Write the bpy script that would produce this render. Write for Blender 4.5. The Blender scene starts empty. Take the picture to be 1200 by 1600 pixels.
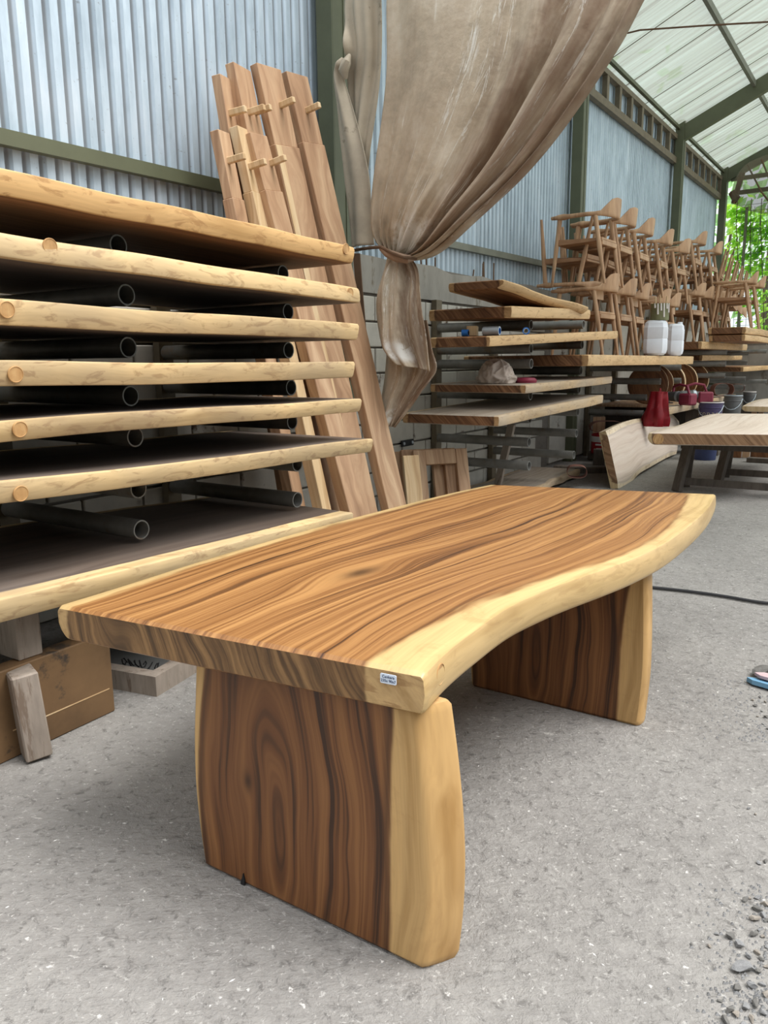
import bpy, bmesh, math, random
import numpy as np
from mathutils import Vector, Matrix
rnd = random.Random(7)
SC = bpy.context.scene
COL = SC.collection
# ------------------------------------------------------------------ camera, world, exposure
F_PX, HORIZON, ROLL, EYE, VPX = 1210.0, 565.0, -0.010, 1.32, 1410.0
def _cam_axes():
    r = math.atan(ROLL)
    p = math.atan((800 - HORIZON) / F_PX * math.cos(r))
    dn = np.array([0, math.cos(p), math.sin(p)])
    dn = np.array([[math.cos(r), -math.sin(r), 0], [math.sin(r), math.cos(r), 0], [0, 0, 1]]) @ dn
    up = -dn
    d = np.array([(VPX - 600) / F_PX, (HORIZON + ROLL * (VPX - 600) - 800) / F_PX, 1.0])
    d -= d.dot(up) * up
    d /= np.linalg.norm(d)
    return np.stack([np.cross(d, up), d, up])
AX = _cam_axes()
cd = bpy.data.cameras.new('camera')
cd.sensor_fit = 'VERTICAL'; cd.sensor_height = 36.0; cd.lens = F_PX / 1600 * 36.0
cd.clip_start = 0.05; cd.clip_end = 300
cam = bpy.data.objects.new('camera', cd); COL.objects.link(cam)
R3 = np.stack([AX[:, 0], -AX[:, 1], -AX[:, 2]], axis=1)
mw = Matrix.Identity(4)
for i in range(3):
    for j in range(3): mw[i][j] = R3[i, j]
mw[2][3] = EYE
cam.matrix_world = mw
SC.camera = cam
vs = SC.view_settings
vs.view_transform = 'Standard'; vs.look = 'None'; vs.gamma = 1.0; vs.use_curve_mapping = False
vs.exposure = 0.85
wd = bpy.data.worlds.new('overcast_sky'); SC.world = wd; wd.use_nodes = True
wt = wd.node_tree; wt.nodes.clear()
_o = wt.nodes.new('ShaderNodeOutputWorld'); _b = wt.nodes.new('ShaderNodeBackground')
_t = wt.nodes.new('ShaderNodeTexCoord'); _s = wt.nodes.new('ShaderNodeSeparateXYZ'); _r = wt.nodes.new('ShaderNodeValToRGB')
wt.links.new(_t.outputs['Generated'], _s.inputs[0]); wt.links.new(_s.outputs['Z'], _r.inputs[0])
wt.links.new(_r.outputs[0], _b.inputs[0]); wt.links.new(_b.outputs[0], _o.inputs[0])
_r.color_ramp.elements[0].position = 0.0; _r.color_ramp.elements[0].color = (0.62, 0.68, 0.70, 1)
_r.color_ramp.elements[1].position = 1.0; _r.color_ramp.elements[1].color = (1.0, 1.02, 1.06, 1)
_b.inputs[1].default_value = 0.92
_sd = bpy.data.lights.new('overcast_sun', 'SUN'); _sd.energy = 2.9; _sd.angle = math.radians(40); _sd.color = (1.0, 0.98, 0.96)
_so = bpy.data.objects.new('overcast_sun', _sd); COL.objects.link(_so)
_so.location = (8, 0, 10)
_so.rotation_euler = Vector((-0.46, -0.16, -0.86)).to_track_quat('-Z', 'Y').to_euler()

# a pixel of the 1200x1600 photograph turned into a point on a plane x=.., y=.. or z=..
def at(px, py, x=None, y=None, z=None):
    d = AX @ np.array([(px - 600) / F_PX, (py - 800) / F_PX, 1.0])
    if x is not None: t = x / d[0]
    elif y is not None: t = y / d[1]
    else: t = (z - EYE) / d[2]
    return Vector((t * d[0], t * d[1], EYE + t * d[2]))

# ------------------------------------------------------------------ node helper and materials
def lin(r, g=None, b=None):
    if g is None: r, g, b = r
    f = lambda c: (c / 255 / 12.92) if c / 255 <= 0.04045 else ((c / 255 + 0.055) / 1.055) ** 2.4
    return (f(r), f(g), f(b), 1.0)
class NT:
    def __init__(s, name):
        s.m = bpy.data.materials.new(name); s.m.use_nodes = True
        s.t = s.m.node_tree; s.t.nodes.clear()
        s.out = s.t.nodes.new('ShaderNodeOutputMaterial')
        s.b = s.t.nodes.new('ShaderNodeBsdfPrincipled')
        s.t.links.new(s.b.outputs[0], s.out.inputs[0])
    def n(s, typ, ins=None, **kw):
        nd = s.t.nodes.new(typ)
        for k, v in kw.items(): setattr(nd, k, v)
        for k, v in (ins or {}).items(): s.set(nd.inputs[k], v)
        return nd
    def set(s, inp, v):
        if hasattr(v, 'is_output'): s.t.links.new(v, inp)
        else: inp.default_value = v
    def math(s, op, a, b=0.0, c=None, clamp=False):
        ins = {0: a, 1: b}
        if c is not None: ins[2] = c
        return s.n('ShaderNodeMath', ins, operation=op, use_clamp=clamp).outputs[0]
    def noise(s, vec, scale=5, detail=3, rough=0.55, dist=0.0, out=0):
        return s.n('ShaderNodeTexNoise', {'Vector': vec, 'Scale': scale, 'Detail': detail, 'Roughness': rough, 'Distortion': dist}).outputs[out]
    def ramp(s, fac, stops, interp='LINEAR'):
        nd = s.n('ShaderNodeValToRGB', {0: fac}); cr = nd.color_ramp; cr.interpolation = interp
        while len(cr.elements) < len(stops): cr.elements.new(0.5)
        for e, (p, c) in zip(cr.elements, stops):
            e.position = p; e.color = c if len(c) == 4 else (*c, 1)
        return nd.outputs[0]
    def mix(s, fac, a, b, blend='MIX'):
        nd = s.n('ShaderNodeMix', data_type='RGBA', blend_type=blend)
        s.set(nd.inputs[0], fac); s.set(nd.inputs[6], a); s.set(nd.inputs[7], b)
        return nd.outputs[2]
    def smooth(s, v, a, b):
        return s.n('ShaderNodeMapRange', {'Value': v, 'From Min': a, 'From Max': b, 'To Min': 0.0, 'To Max': 1.0}, interpolation_type='SMOOTHSTEP').outputs[0]
    def comb(s, x, y, z): return s.n('ShaderNodeCombineXYZ', {0: x, 1: y, 2: z}).outputs[0]
    def sep(s, v): return s.n('ShaderNodeSeparateXYZ', {0: v}).outputs
    def bump(s, h, strength=0.3, dist=0.01):
        s.set(s.b.inputs['Normal'], s.n('ShaderNodeBump', {'Height': h, 'Strength': strength, 'Distance': dist}).outputs[0])
    def fin(s, col=None, rough=0.5, metal=0.0, spec=0.5):
        if col is not None: s.set(s.b.inputs['Base Color'], col)
        s.set(s.b.inputs['Roughness'], rough); s.set(s.b.inputs['Metallic'], metal); s.set(s.b.inputs['Specular IOR Level'], spec)
        return s.m
GREY = (0.5, 0.5, 0.5, 1)
def wood(name, dark, mid, light, sap=None, src='gc', axis='Y', streak=18.0, along=0.45, rough=0.5, knot=None, arch=None, sapnoise=0.03,
         warp=0.05, stops=(0.30, 0.47, 0.64), dust=None, spec=0.4, perobj=True, fine=0.25, stain=None, edge_dark=0.5, zmix=0.35, sapsoft=0.005, patch=0.65):
    N = NT(name)
    if src == 'gc':
        co = N.n('ShaderNodeAttribute', attribute_name='gc').outputs['Vector']
        X, Y, Z = N.sep(co)
    else:
        co = N.n('ShaderNodeTexCoord').outputs['Object']
        a, b, c = N.sep(co)
        X, Y, Z = {'Y': (a, b, c), 'X': (b, a, c), 'Z': (a, c, b)}[axis]
    rv = N.n('ShaderNodeObjectInfo').outputs['Random'] if perobj else 0.0
    off = N.math('MULTIPLY', rv, 37.0)
    low = N.noise(N.comb(N.math('MULTIPLY', X, 2.2), N.math('ADD', N.math('MULTIPLY', Y, 0.9), off), N.math('MULTIPLY', Z, 2.0)), 1.0, 2, 0.5)
    low2 = N.noise(N.comb(N.math('MULTIPLY', X, 9.0), N.math('ADD', N.math('MULTIPLY', Y, 3.5), off), N.math('MULTIPLY', Z, 6.0)), 1.0, 2, 0.5)
    g = N.math('ADD', X, N.math('MULTIPLY', N.math('SUBTRACT', low, 0.5), warp * 4))
    g = N.math('ADD', g, N.math('MULTIPLY', N.math('SUBTRACT', low2, 0.5), warp * 0.7))
    g = N.math('ADD', g, N.math('MULTIPLY', Z, zmix))
    eye = None
    for kn in (knot or []):
        kx, ky, sx, sy, amp, dk = kn
        dx = N.math('SUBTRACT', X, kx); dy = N.math('SUBTRACT', Y, ky)
        q = N.math('ADD', N.math('POWER', N.math('ABSOLUTE', N.math('DIVIDE', dx, sx)), 2.0), N.math('POWER', N.math('ABSOLUTE', N.math('DIVIDE', dy, sy)), 2.0))
        e = N.math('EXPONENT', N.math('MULTIPLY', q, -1.0))
        g = N.math('SUBTRACT', g, N.math('MULTIPLY', N.math('MULTIPLY', dx, e), amp))
        e2 = N.math('MULTIPLY', N.math('EXPONENT', N.math('MULTIPLY', q, -14.0)), dk)
        eye = e2 if eye is None else N.math('MAXIMUM', eye, e2)
    if arch:
        cx, cy, k, w = arch
        dx = N.math('SUBTRACT', g, cx); dy = N.math('MULTIPLY', N.math('SUBTRACT', Y, cy), k)
        ga = N.math('SQRT', N.math('ADD', N.math('MULTIPLY', dx, dx), N.math('ADD', N.math('MULTIPLY', dy, dy), 0.0006)))
        g = N.math('ADD', N.math('MULTIPLY', ga, w), N.math('MULTIPLY', g, 1 - w))
    sv = N.comb(N.math('MULTIPLY', g, streak), N.math('ADD', N.math('MULTIPLY', Y, along), off), N.math('MULTIPLY', Z, 1.2))
    st = N.noise(sv, 1.0, 4, 0.62)
    sv2 = N.comb(N.math('MULTIPLY', g, streak * 3.1), N.math('ADD', N.math('MULTIPLY', Y, along * 1.6), off), N.math('MULTIPLY', Z, 3.0))
    st2 = N.noise(sv2, 1.0, 2, 0.5)
    st = N.math('ADD', N.math('MULTIPLY', st, 0.72), N.math('MULTIPLY', st2, 0.28))
    col = N.ramp(st, [(stops[0], dark), (stops[1], mid), (stops[2], light)])
    fv = N.comb(N.math('MULTIPLY', g, 170.0), N.math('ADD', N.math('MULTIPLY', Y, 5.0), off), N.math('MULTIPLY', Z, 60.0))
    fn = N.noise(fv, 1.0, 2, 0.6)
    if eye is not None: col = N.mix(N.math('MINIMUM', eye, 0.9), col, (dark[0] * 0.45, dark[1] * 0.4, dark[2] * 0.4, 1))
    if stain:
        sn = N.noise(N.comb(X, N.math('ADD', Y, off), Z), stain[1], 4, 0.6)
        col = N.mix(N.smooth(sn, 0.5, 0.68), col, stain[0])
    if sap is not None:
        sa = N.n('ShaderNodeAttribute', attribute_name='sap').outputs['Fac']
        sn = N.noise(N.comb(N.math('MULTIPLY', X, 14.0), N.math('ADD', N.math('MULTIPLY', Y, 2.4), off), N.math('MULTIPLY', Z, 9.0)), 1.0, 3, 0.55)
        d = N.math('ADD', sa, N.math('MULTIPLY', N.math('SUBTRACT', sn, 0.5), sapnoise * 2))
        ss = N.noise(N.comb(N.math('MULTIPLY', g, streak * 0.8), N.math('ADD', N.math('MULTIPLY', Y, along * 2), N.math('ADD', off, 5.0)), N.math('MULTIPLY', Z, 9.0)), 1.0, 3, 0.6)
        lighter = tuple(min(1, c * 1.18) for c in sap[:3]) + (1,); darker = (sap[0] * 0.72, sap[1] * 0.66, sap[2] * 0.55, 1)
        sc_ = N.ramp(ss, [(0.28, darker), (0.46, sap), (0.68, lighter)])
        pt = N.noise(N.comb(N.math('MULTIPLY', X, 8.0), N.math('ADD', N.math('MULTIPLY', Y, 7.0), off), N.math('MULTIPLY', Z, 24.0)), 1.0, 4, 0.65, 1.2)
        sc_ = N.mix(N.math('MULTIPLY', N.smooth(pt, 0.52, 0.66), patch), sc_, (sap[0] * 0.56, sap[1] * 0.45, sap[2] * 0.36, 1))
        line = N.math('MULTIPLY', N.math('SUBTRACT', 1.0, N.math('MULTIPLY', N.math('ABSOLUTE', N.math('SUBTRACT', d, 0.012)), 60.0, clamp=True)), edge_dark)
        col = N.mix(line, col, (dark[0] * 0.7, dark[1] * 0.7, dark[2] * 0.7, 1))
        col = N.mix(N.smooth(d, -sapsoft, sapsoft * 1.3), sc_, col)
    if dust:
        dn = N.noise(N.comb(X, N.math('MULTIPLY', Y, 0.5), Z), 3.0, 3, 0.6)
        col = N.mix(N.math('MULTIPLY', N.smooth(dn, 0.2, 0.75), dust[1]), col, dust[0])
    col = N.mix(fine, col, N.ramp(fn, [(0.25, (0.55, 0.5, 0.46, 1)), (0.6, (1, 1, 1, 1))]), 'MULTIPLY')
    N.bump(fn, 0.12, 0.002)
    return N.fin(col, rough, 0.0, spec)
def plain(name, col, rough=0.6, metal=0.0, var=0.25, scale=6.0, spec=0.4, bump=0.0, stain=None, stretch=(1, 1, 1), perobj=False):
    N = NT(name)
    co = N.n('ShaderNodeTexCoord').outputs['Object']
    if perobj:
        co = N.n('ShaderNodeVectorMath', {0: co, 1: N.comb(N.math('MULTIPLY', N.n('ShaderNodeObjectInfo').outputs['Random'], 50.0), 0.0, 0.0)}, operation='ADD').outputs[0]
    if stretch != (1, 1, 1):
        co = N.n('ShaderNodeVectorMath', {0: co, 1: stretch}, operation='MULTIPLY').outputs[0]
    n1 = N.noise(co, scale, 5, 0.62)
    d = tuple(c * (1 - var) for c in col[:3]) + (1,); l = tuple(min(1, c * (1 + var * 0.7)) for c in col[:3]) + (1,)
    c = N.ramp(n1, [(0.3, d), (0.5, col), (0.7, l)])
    if stain:
        n2 = N.noise(co, stain[1], 5, 0.68)
        c = N.mix(N.smooth(n2, stain[2], stain[2] + 0.10), c, stain[0])
    if bump: N.bump(n1, bump, 0.01)
    return N.fin(c, rough, metal, spec)
MAT = {}
# ------------------------------------------------------------------ mesh builder and object helpers
class MB:
    def __init__(s): s.v = []; s.f = []; s.gc = []; s.sap = []; s.mi = []; s.has = False
    def add(s, vs, fs, gc=None, sap=None, mi=0):
        b = len(s.v); s.v += [tuple(v) for v in vs]
        s.f += [tuple(b + i for i in f) for f in fs]; s.mi += ([mi] * len(fs) if isinstance(mi, int) else mi)
        if gc is not None: s.has = True
        s.gc += [tuple(g) for g in gc] if gc is not None else [tuple(v) for v in vs]
        s.sap += list(sap) if sap is not None else [1.0] * len(vs)
        return s
    def box(s, c, d, M=None, mi=0, ch=0.0):
        x, y, z = d[0] / 2, d[1] / 2, d[2] / 2
        if ch <= 0:
            vs = [Vector((i * x, j * y, k * z)) for i in (-1, 1) for j in (-1, 1) for k in (-1, 1)]
            fs = [(0, 1, 3, 2), (4, 6, 7, 5), (0, 4, 5, 1), (2, 3, 7, 6), (0, 2, 6, 4), (1, 5, 7, 3)]
        else:
            bm = bmesh.new(); bmesh.ops.create_cube(bm, size=1.0)
            for v in bm.verts: v.co = Vector((v.co.x * d[0], v.co.y * d[1], v.co.z * d[2]))
            bmesh.ops.bevel(bm, geom=bm.edges[:], offset=ch, segments=1, affect='EDGES')
            bm.verts.index_update()
            vs = [v.co.copy() for v in bm.verts]; fs = [[v.index for v in f.verts] for f in bm.faces]; bm.free()
        c = Vector(c)
        vs = [(M @ v if M else v) + c for v in vs]
        return s.add(vs, fs, mi=mi)
    def tube(s, pts, rad, seg=8, cap=True, mi=0, squash=None):
        pts = [Vector(p) for p in pts]; n = len(pts)
        if not hasattr(rad, '__len__'): rad = [rad] * n
        vs = []; fs = []; prev = None
        for i, p in enumerate(pts):
            t = (pts[min(i + 1, n - 1)] - pts[max(i - 1, 0)]).normalized()
            a = prev if prev is not None else (Vector((0, 0, 1)) if abs(t.z) < 0.9 else Vector((1, 0, 0)))
            u = (a - t * a.dot(t)).normalized(); w = t.cross(u); prev = u
            for k in range(seg):
                q = 2 * math.pi * k / seg
                vs.append(p + (u * math.cos(q) + w * math.sin(q) * (squash or 1.0)) * rad[i])
        for i in range(n - 1):
            for k in range(seg):
                fs.append((i * seg + k, i * seg + (k + 1) % seg, (i + 1) * seg + (k + 1) % seg, (i + 1) * seg + k))
        if cap: fs.append(tuple(range(seg))[::-1]); fs.append(tuple((n - 1) * seg + k for k in range(seg)))
        return s.add(vs, fs, mi=mi)
    def lathe(s, prof, c=(0, 0, 0), seg=20, M=None, cap=True, mi=0):
        vs = []; fs = []; c = Vector(c)
        for r, z in prof:
            for k in range(seg):
                q = 2 * math.pi * k / seg; v = Vector((r * math.cos(q), r * math.sin(q), z))
                vs.append((M @ v if M else v) + c)
        for i in range(len(prof) - 1):
            for k in range(seg):
                fs.append((i * seg + k, i * seg + (k + 1) % seg, (i + 1) * seg + (k + 1) % seg, (i + 1) * seg + k))
        if cap: fs.append(tuple(range(seg))[::-1]); fs.append(tuple((len(prof) - 1) * seg + k for k in range(seg)))
        return s.add(vs, fs, mi=mi)
    def prism(s, poly, z0, z1, M=None, c=(0, 0, 0), mi=0):
        n = len(poly); c = Vector(c)
        vs = [Vector((p[0], p[1], z0)) for p in poly] + [Vector((p[0], p[1], z1)) for p in poly]
        vs = [(M @ v if M else v) + c for v in vs]
        fs = [tuple(range(n))[::-1], tuple(range(n, 2 * n))] + [(i, (i + 1) % n, n + (i + 1) % n, n + i) for i in range(n)]
        return s.add(vs, fs, mi=mi)
    def data(s, name, mats, smooth=False, angle=40):
        me = bpy.data.meshes.new(name); me.from_pydata(s.v, [], s.f)
        for m in (mats if isinstance(mats, (list, tuple)) else [mats]): me.materials.append(m)
        me.polygons.foreach_set('material_index', s.mi)
        if s.has:
            a = me.attributes.new('gc', 'FLOAT_VECTOR', 'POINT'); a.data.foreach_set('vector', np.array(s.gc, dtype=np.float32).ravel())
            a = me.attributes.new('sap', 'FLOAT', 'POINT'); a.data.foreach_set('value', np.array(s.sap, dtype=np.float32))
        bm = bmesh.new(); bm.from_mesh(me); bmesh.ops.recalc_face_normals(bm, faces=bm.faces); bm.to_mesh(me); bm.free()
        if smooth:
            me.polygons.foreach_set('use_smooth', [True] * len(me.polygons))
            me.set_sharp_from_angle(angle=math.radians(angle))
        me.update(); return me
    def obj(s, name, mats, parent=None, loc=None, smooth=False, rot=None, angle=40):
        o = bpy.data.objects.new(name, s.data(name, mats, smooth, angle)); COL.objects.link(o)
        if parent is not None: o.parent = parent
        if loc is not None: o.location = loc
        if rot is not None: o.rotation_euler = rot
        return o
def centred(mb, c):
    c = Vector(c); mb.v = [tuple(Vector(v) - c) for v in mb.v]; return mb
def tag(o, label=None, cat=None, group=None, kind=None):
    if label: o['label'] = label
    if cat: o['category'] = cat
    if group: o['group'] = group
    if kind: o['kind'] = kind
    return o
def empty(name, label, cat, loc=(0, 0, 0), rot=(0, 0, 0), group=None):
    o = bpy.data.objects.new(name, None); o.empty_display_size = 0.1; COL.objects.link(o)
    o.location = loc; o.rotation_euler = rot
    return tag(o, label, cat, group)
def copy_tree(o, parent=None):
    c = o.copy(); COL.objects.link(c)
    if parent is not None: c.parent = parent
    for ch in list(o.children): copy_tree(ch, c)
    return c
def lerp(a, b, t): return a + (b - a) * t
def poly_at(pts, t):
    n = len(pts) - 1; k = min(int(t * n), n - 1); f = t * n - k
    p0 = pts[max(k - 1, 0)]; p1 = pts[k]; p2 = pts[k + 1]; p3 = pts[min(k + 2, n)]
    return tuple(0.5 * ((2 * b) + (c - a) * f + (2 * a - 5 * b + 4 * c - d) * f * f + (3 * b - a - 3 * c + d) * f ** 3) for a, b, c, d in zip(p0, p1, p2, p3))
def wob(seed, amp, freq=1.0):
    r = random.Random(seed); ph = [r.uniform(0, 6.28) for _ in range(4)]; fr = [r.uniform(0.8, 1.3) * k for k in (1.1, 2.3, 4.1, 7.7)]
    return lambda t: amp * sum(math.sin(fr[k] * freq * t * 2.5 + ph[k]) / (k + 1.0) for k in range(4))
# a slab of wood lofted between two edge lines; local x across, y along, z up; live edges with a profile, rounded ends
def slab_mesh(Lf, Rf, t, n=40, m=10, profL=None, profR=None, rl=0.012, sapL=0.05, sapR=0.05, width=None, gofs=(0, 0, 0), bow=None, endmat=1):
    """Lf(s), Rf(s): s in 0..1 -> (x, y, ztop). profL/R: list of (outward, depth fraction)."""
    prof = [(-0.007, 0.0), (-0.002, 0.04), (0.0, 0.10), (0.002, 0.5), (-0.002, 0.88), (-0.004, 0.96), (-0.010, 1.0)]
    profL = profL or prof; profR = profR or prof
    L0 = Vector(Lf(0.5)); R0 = Vector(Rf(0.5)); W = width or (R0 - L0).length
    mb = MB(); st = []
    e = 0.012
    ss = [0.0, 0.0] + [i / n for i in range(1, n)] + [1.0, 1.0]
    length = (Vector(Lf(1)) - Vector(Lf(0))).length
    rows = []; vs = []; gc = []; sap = []
    for i, s in enumerate(ss):
        inset = e * 0.6 if i in (0, len(ss) - 1) else 0.0
        s2 = s
        if i == 1: s2 = min(e / length, 0.5 / n)
        if i == len(ss) - 2: s2 = 1 - min(e / length, 0.5 / n)
        A = Vector(Lf(s2)); B = Vector(Rf(s2)); d = (B - A); w = d.length; d /= w
        lw = sapL(s2) if callable(sapL) else sapL; rw = sapR(s2) if callable(sapR) else sapR
        row = []
        def put(p, u, z, sp):
            row.append(len(vs)); vs.append(p); gc.append((u * W + gofs[0], s2 * length + gofs[1], z + gofs[2])); sap.append(sp)
        for k in range(m + 1):
            u = k / m
            x0 = lerp(-profL[0][0], w + profR[0][0], u)
            p = A + d * x0; p.z -= inset
            if bow: p.z += bow(u, s2)
            put(p, x0 / w, 0, min(x0 - lw, w - x0 - rw))
        for o_, q in profR[1:-1]:
            p = B + d * (o_ - inset * 0.5); p.z -= lerp(inset, t - inset, q); put(p, 1 + o_ / w, -t * q, -rw + max(0, -o_) * 0.5)
        for k in range(m + 1):
            u = 1 - k / m
            x0 = lerp(-profL[-1][0], w + profR[-1][0], u)
            p = A + d * x0; p.z -= t - inset
            if bow: p.z += bow(u, s2)
            put(p, x0 / w, -t, min(x0 - lw, w - x0 - rw))
        for o_, q in profL[1:-1][::-1]:
            p = A - d * (o_ - inset * 0.5); p.z -= lerp(inset, t - inset, q); put(p, -o_ / w, -t * q, -lw + max(0, -o_) * 0.5)
        rows.append(row)
    fs = []; mi = []
    k = len(rows[0])
    for i in range(len(rows) - 1):
        for j in range(k):
            fs.append((rows[i][j], rows[i][(j + 1) % k], rows[i + 1][(j + 1) % k], rows[i + 1][j])); mi.append(endmat if i in (0, len(rows) - 2) and False else 0)
    # end caps as strips between top and bottom
    npf = len(profR) - 2
    for row in (rows[0], rows[-1]):
        top = row[:m + 1]; right = row[m + 1:m + 1 + npf]; bot = row[m + 1 + npf:2 * m + 2 + npf][::-1]; left = row[2 * m + 2 + npf:][::-1]
        for j in range(m): fs.append((top[j], top[j + 1], bot[j + 1], bot[j])); mi.append(endmat)
        fs.append(tuple([top[m]] + right + [bot[m]])); mi.append(endmat)
        fs.append(tuple([top[0]] + left + [bot[0]])); mi.append(endmat)
    return mb.add(vs, fs, gc, sap, mi)
def plug(parent, p, nrm, r, mat, name='wood_plug'):
    q = Vector(nrm).to_track_quat('Z', 'Y').to_matrix()
    return MB().lathe([(r, -0.004), (r, 0.0012), (r * 0.93, 0.002), (r * 0.9, 0.0005)], seg=22, M=q, c=p).obj(name, mat, parent, smooth=True)
# ------------------------------------------------------------------ materials
M_ = MAT
M_['tabletop'] = wood('suar_tabletop', lin(62, 38, 23), lin(134, 90, 50), lin(174, 128, 78), sap=lin(198, 168, 116), streak=40, along=0.40, rough=0.34,
    knot=[(0.47, 0.60, 0.11, 0.26, 0.95, 0.8)], sapnoise=0.045, warp=0.024, stops=(0.37, 0.455, 0.59), perobj=False, spec=0.42, zmix=0.15, edge_dark=0.25, sapsoft=0.012, patch=0.3)
M_['tabletop_end'] = wood('suar_end_grain', lin(58, 42, 28), lin(112, 82, 52), lin(150, 114, 74), sap=lin(190, 156, 108), streak=27, along=0.2, rough=0.45,
    knot=[(0.20, 0.0, 0.10, 0.5, 0.9, 0.3)], sapnoise=0.02, warp=0.035, stops=(0.40, 0.49, 0.60), perobj=False, zmix=0.35, edge_dark=0.2)
M_['table_leg'] = wood('suar_leg', lin(62, 38, 22), lin(112, 70, 38), lin(140, 94, 54), sap=lin(196, 158, 104), streak=30, along=0.5, rough=0.4,
    knot=[(0.19, 0.30, 0.05, 0.10, 0.8, 0.8)], arch=(0.27, 0.20, 0.19, 0.78), sapnoise=0.016, warp=0.045, stops=(0.40, 0.475, 0.60), perobj=False, edge_dark=0.6, patch=0.12)
M_['slab_left'] = wood('raw_slab', lin(76, 62, 52), lin(98, 84, 74), lin(114, 99, 87), sap=lin(224, 194, 142), streak=16, rough=0.62, sapnoise=0.02, warp=0.04,
    dust=(lin(112, 104, 98), 0.5))
M_['slab_left_end'] = wood('raw_slab_end', lin(120, 84, 50), lin(172, 128, 80), lin(200, 158, 108), sap=lin(210, 174, 116), streak=20, rough=0.6, sapnoise=0.02)
M_['slab_brown'] = wood('oiled_slab', lin(86, 54, 32), lin(134, 92, 58), lin(166, 122, 82), sap=lin(202, 168, 122), streak=18, rough=0.55, sapnoise=0.03)
M_['slab_dark_end'] = wood('slab_cut_end', lin(62, 38, 24), lin(112, 76, 50), lin(152, 112, 78), sap=lin(178, 142, 100), streak=24, rough=0.6, sapnoise=0.02, zmix=0.8)
M_['slab_pale'] = wood('sanded_slab', lin(202, 182, 164), lin(224, 206, 190), lin(234, 220, 206), sap=lin(224, 206, 178), streak=16, rough=0.62, sapnoise=0.02, fine=0.12)
M_['slab_pale_end'] = wood('sanded_slab_end', lin(92, 66, 44), lin(138, 104, 74), lin(172, 138, 104), sap=lin(190, 166, 126), streak=22, rough=0.6, sapnoise=0.01, zmix=0.8)
M_['slab_dusty'] = wood('dusty_slab', lin(120, 104, 90), lin(160, 144, 126), lin(178, 164, 146), sap=lin(196, 166, 124), streak=16, rough=0.65, sapnoise=0.02, dust=(lin(168, 160, 150), 0.6))
M_['plank'] = wood('raw_plank', lin(134, 100, 74), lin(178, 142, 110), lin(204, 172, 138), src='object', axis='Z', streak=18, along=0.7, rough=0.6, warp=0.06, fine=0.2)
M_['plank_light'] = wood('sapwood_plank', lin(176, 140, 98), lin(206, 176, 134), lin(222, 198, 160), src='object', axis='Z', streak=22, along=0.5, rough=0.6, warp=0.05, fine=0.15)
M_['chair'] = wood('chair_wood', lin(140, 106, 76), lin(178, 140, 106), lin(198, 162, 126), src='object', axis='Z', streak=14, along=2.0, rough=0.5, warp=0.06, fine=0.12)
M_['chair_dark'] = wood('chair_seat_wood', lin(104, 72, 48), lin(146, 106, 74), lin(174, 134, 98), src='object', axis='X', streak=18, along=1.2, rough=0.5, warp=0.06, fine=0.12)
M_['round_top'] = wood('round_top_wood', lin(70, 42, 24), lin(106, 68, 40), lin(132, 90, 56), src='object', axis='Y', streak=18, rough=0.5)
M_['grey_wood'] = plain('weathered_wood', lin(150, 138, 126), 0.75, var=0.22, scale=5, stretch=(6, 6, 1), stain=(lin(118, 102, 88), 3.0, 0.55))
M_['brown_board'] = plain('stained_board', lin(112, 86, 58), 0.7, var=0.3, scale=4, stain=(lin(66, 56, 46), 5.0, 0.58))
M_['pipe'] = plain('galvanised_pipe', lin(132, 131, 126), 0.5, 0.2, var=0.25, scale=7, stain=(lin(126, 114, 102), 6, 0.58))
M_['pipe_black'] = plain('black_plastic', lin(30, 32, 34), 0.5)
M_['green_steel'] = plain('olive_painted_steel', lin(92, 96, 74), 0.5, var=0.15, scale=3)
M_['steel'] = plain('dusty_steel_girt', lin(120, 122, 110), 0.5, 0.2, var=0.15, scale=4)
M_['strut'] = plain('rusty_angle_iron', lin(112, 102, 84), 0.6, 0.1, var=0.25, scale=8)
M_['block'] = plain('whitewashed_block', lin(186, 182, 172), 0.85, var=0.12, scale=6, bump=0.3, stain=(lin(92, 74, 60), 3.2, 0.60), perobj=True)
M_['mortar'] = plain('mortar', lin(120, 114, 106), 0.9, var=0.2, scale=12, bump=0.4)
M_['concrete'] = plain('cast_concrete', lin(150, 146, 138), 0.9, var=0.22, scale=5, bump=0.5, stain=(lin(112, 100, 84), 4.0, 0.56), stretch=(1, 1, 0.4))
def zinc():
    N = NT('corrugated_zinc'); co = N.n('ShaderNodeTexCoord').outputs['Object']
    X, Y, Z = N.sep(co)
    n1 = N.noise(N.comb(X, N.math('MULTIPLY', Y, 3.0), N.math('MULTIPLY', Z, 0.8)), 2.0, 5, 0.65)
    n2 = N.noise(N.comb(X, N.math('MULTIPLY', Y, 14.0), N.math('MULTIPLY', Z, 14.0)), 2.0, 3, 0.7)
    c = N.ramp(n1, [(0.3, lin(160, 176, 188)), (0.55, lin(188, 204, 216)), (0.75, lin(204, 216, 226))])
    c = N.mix(N.math('MULTIPLY', N.smooth(n2, 0.66, 0.74), 0.5), c, lin(112, 106, 98))
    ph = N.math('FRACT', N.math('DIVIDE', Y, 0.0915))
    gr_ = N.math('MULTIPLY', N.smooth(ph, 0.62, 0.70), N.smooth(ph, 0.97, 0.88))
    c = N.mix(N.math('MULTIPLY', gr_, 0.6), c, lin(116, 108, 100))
    return N.fin(c, 0.5, 0.25, 0.4)
M_['zinc'] = zinc()
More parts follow.
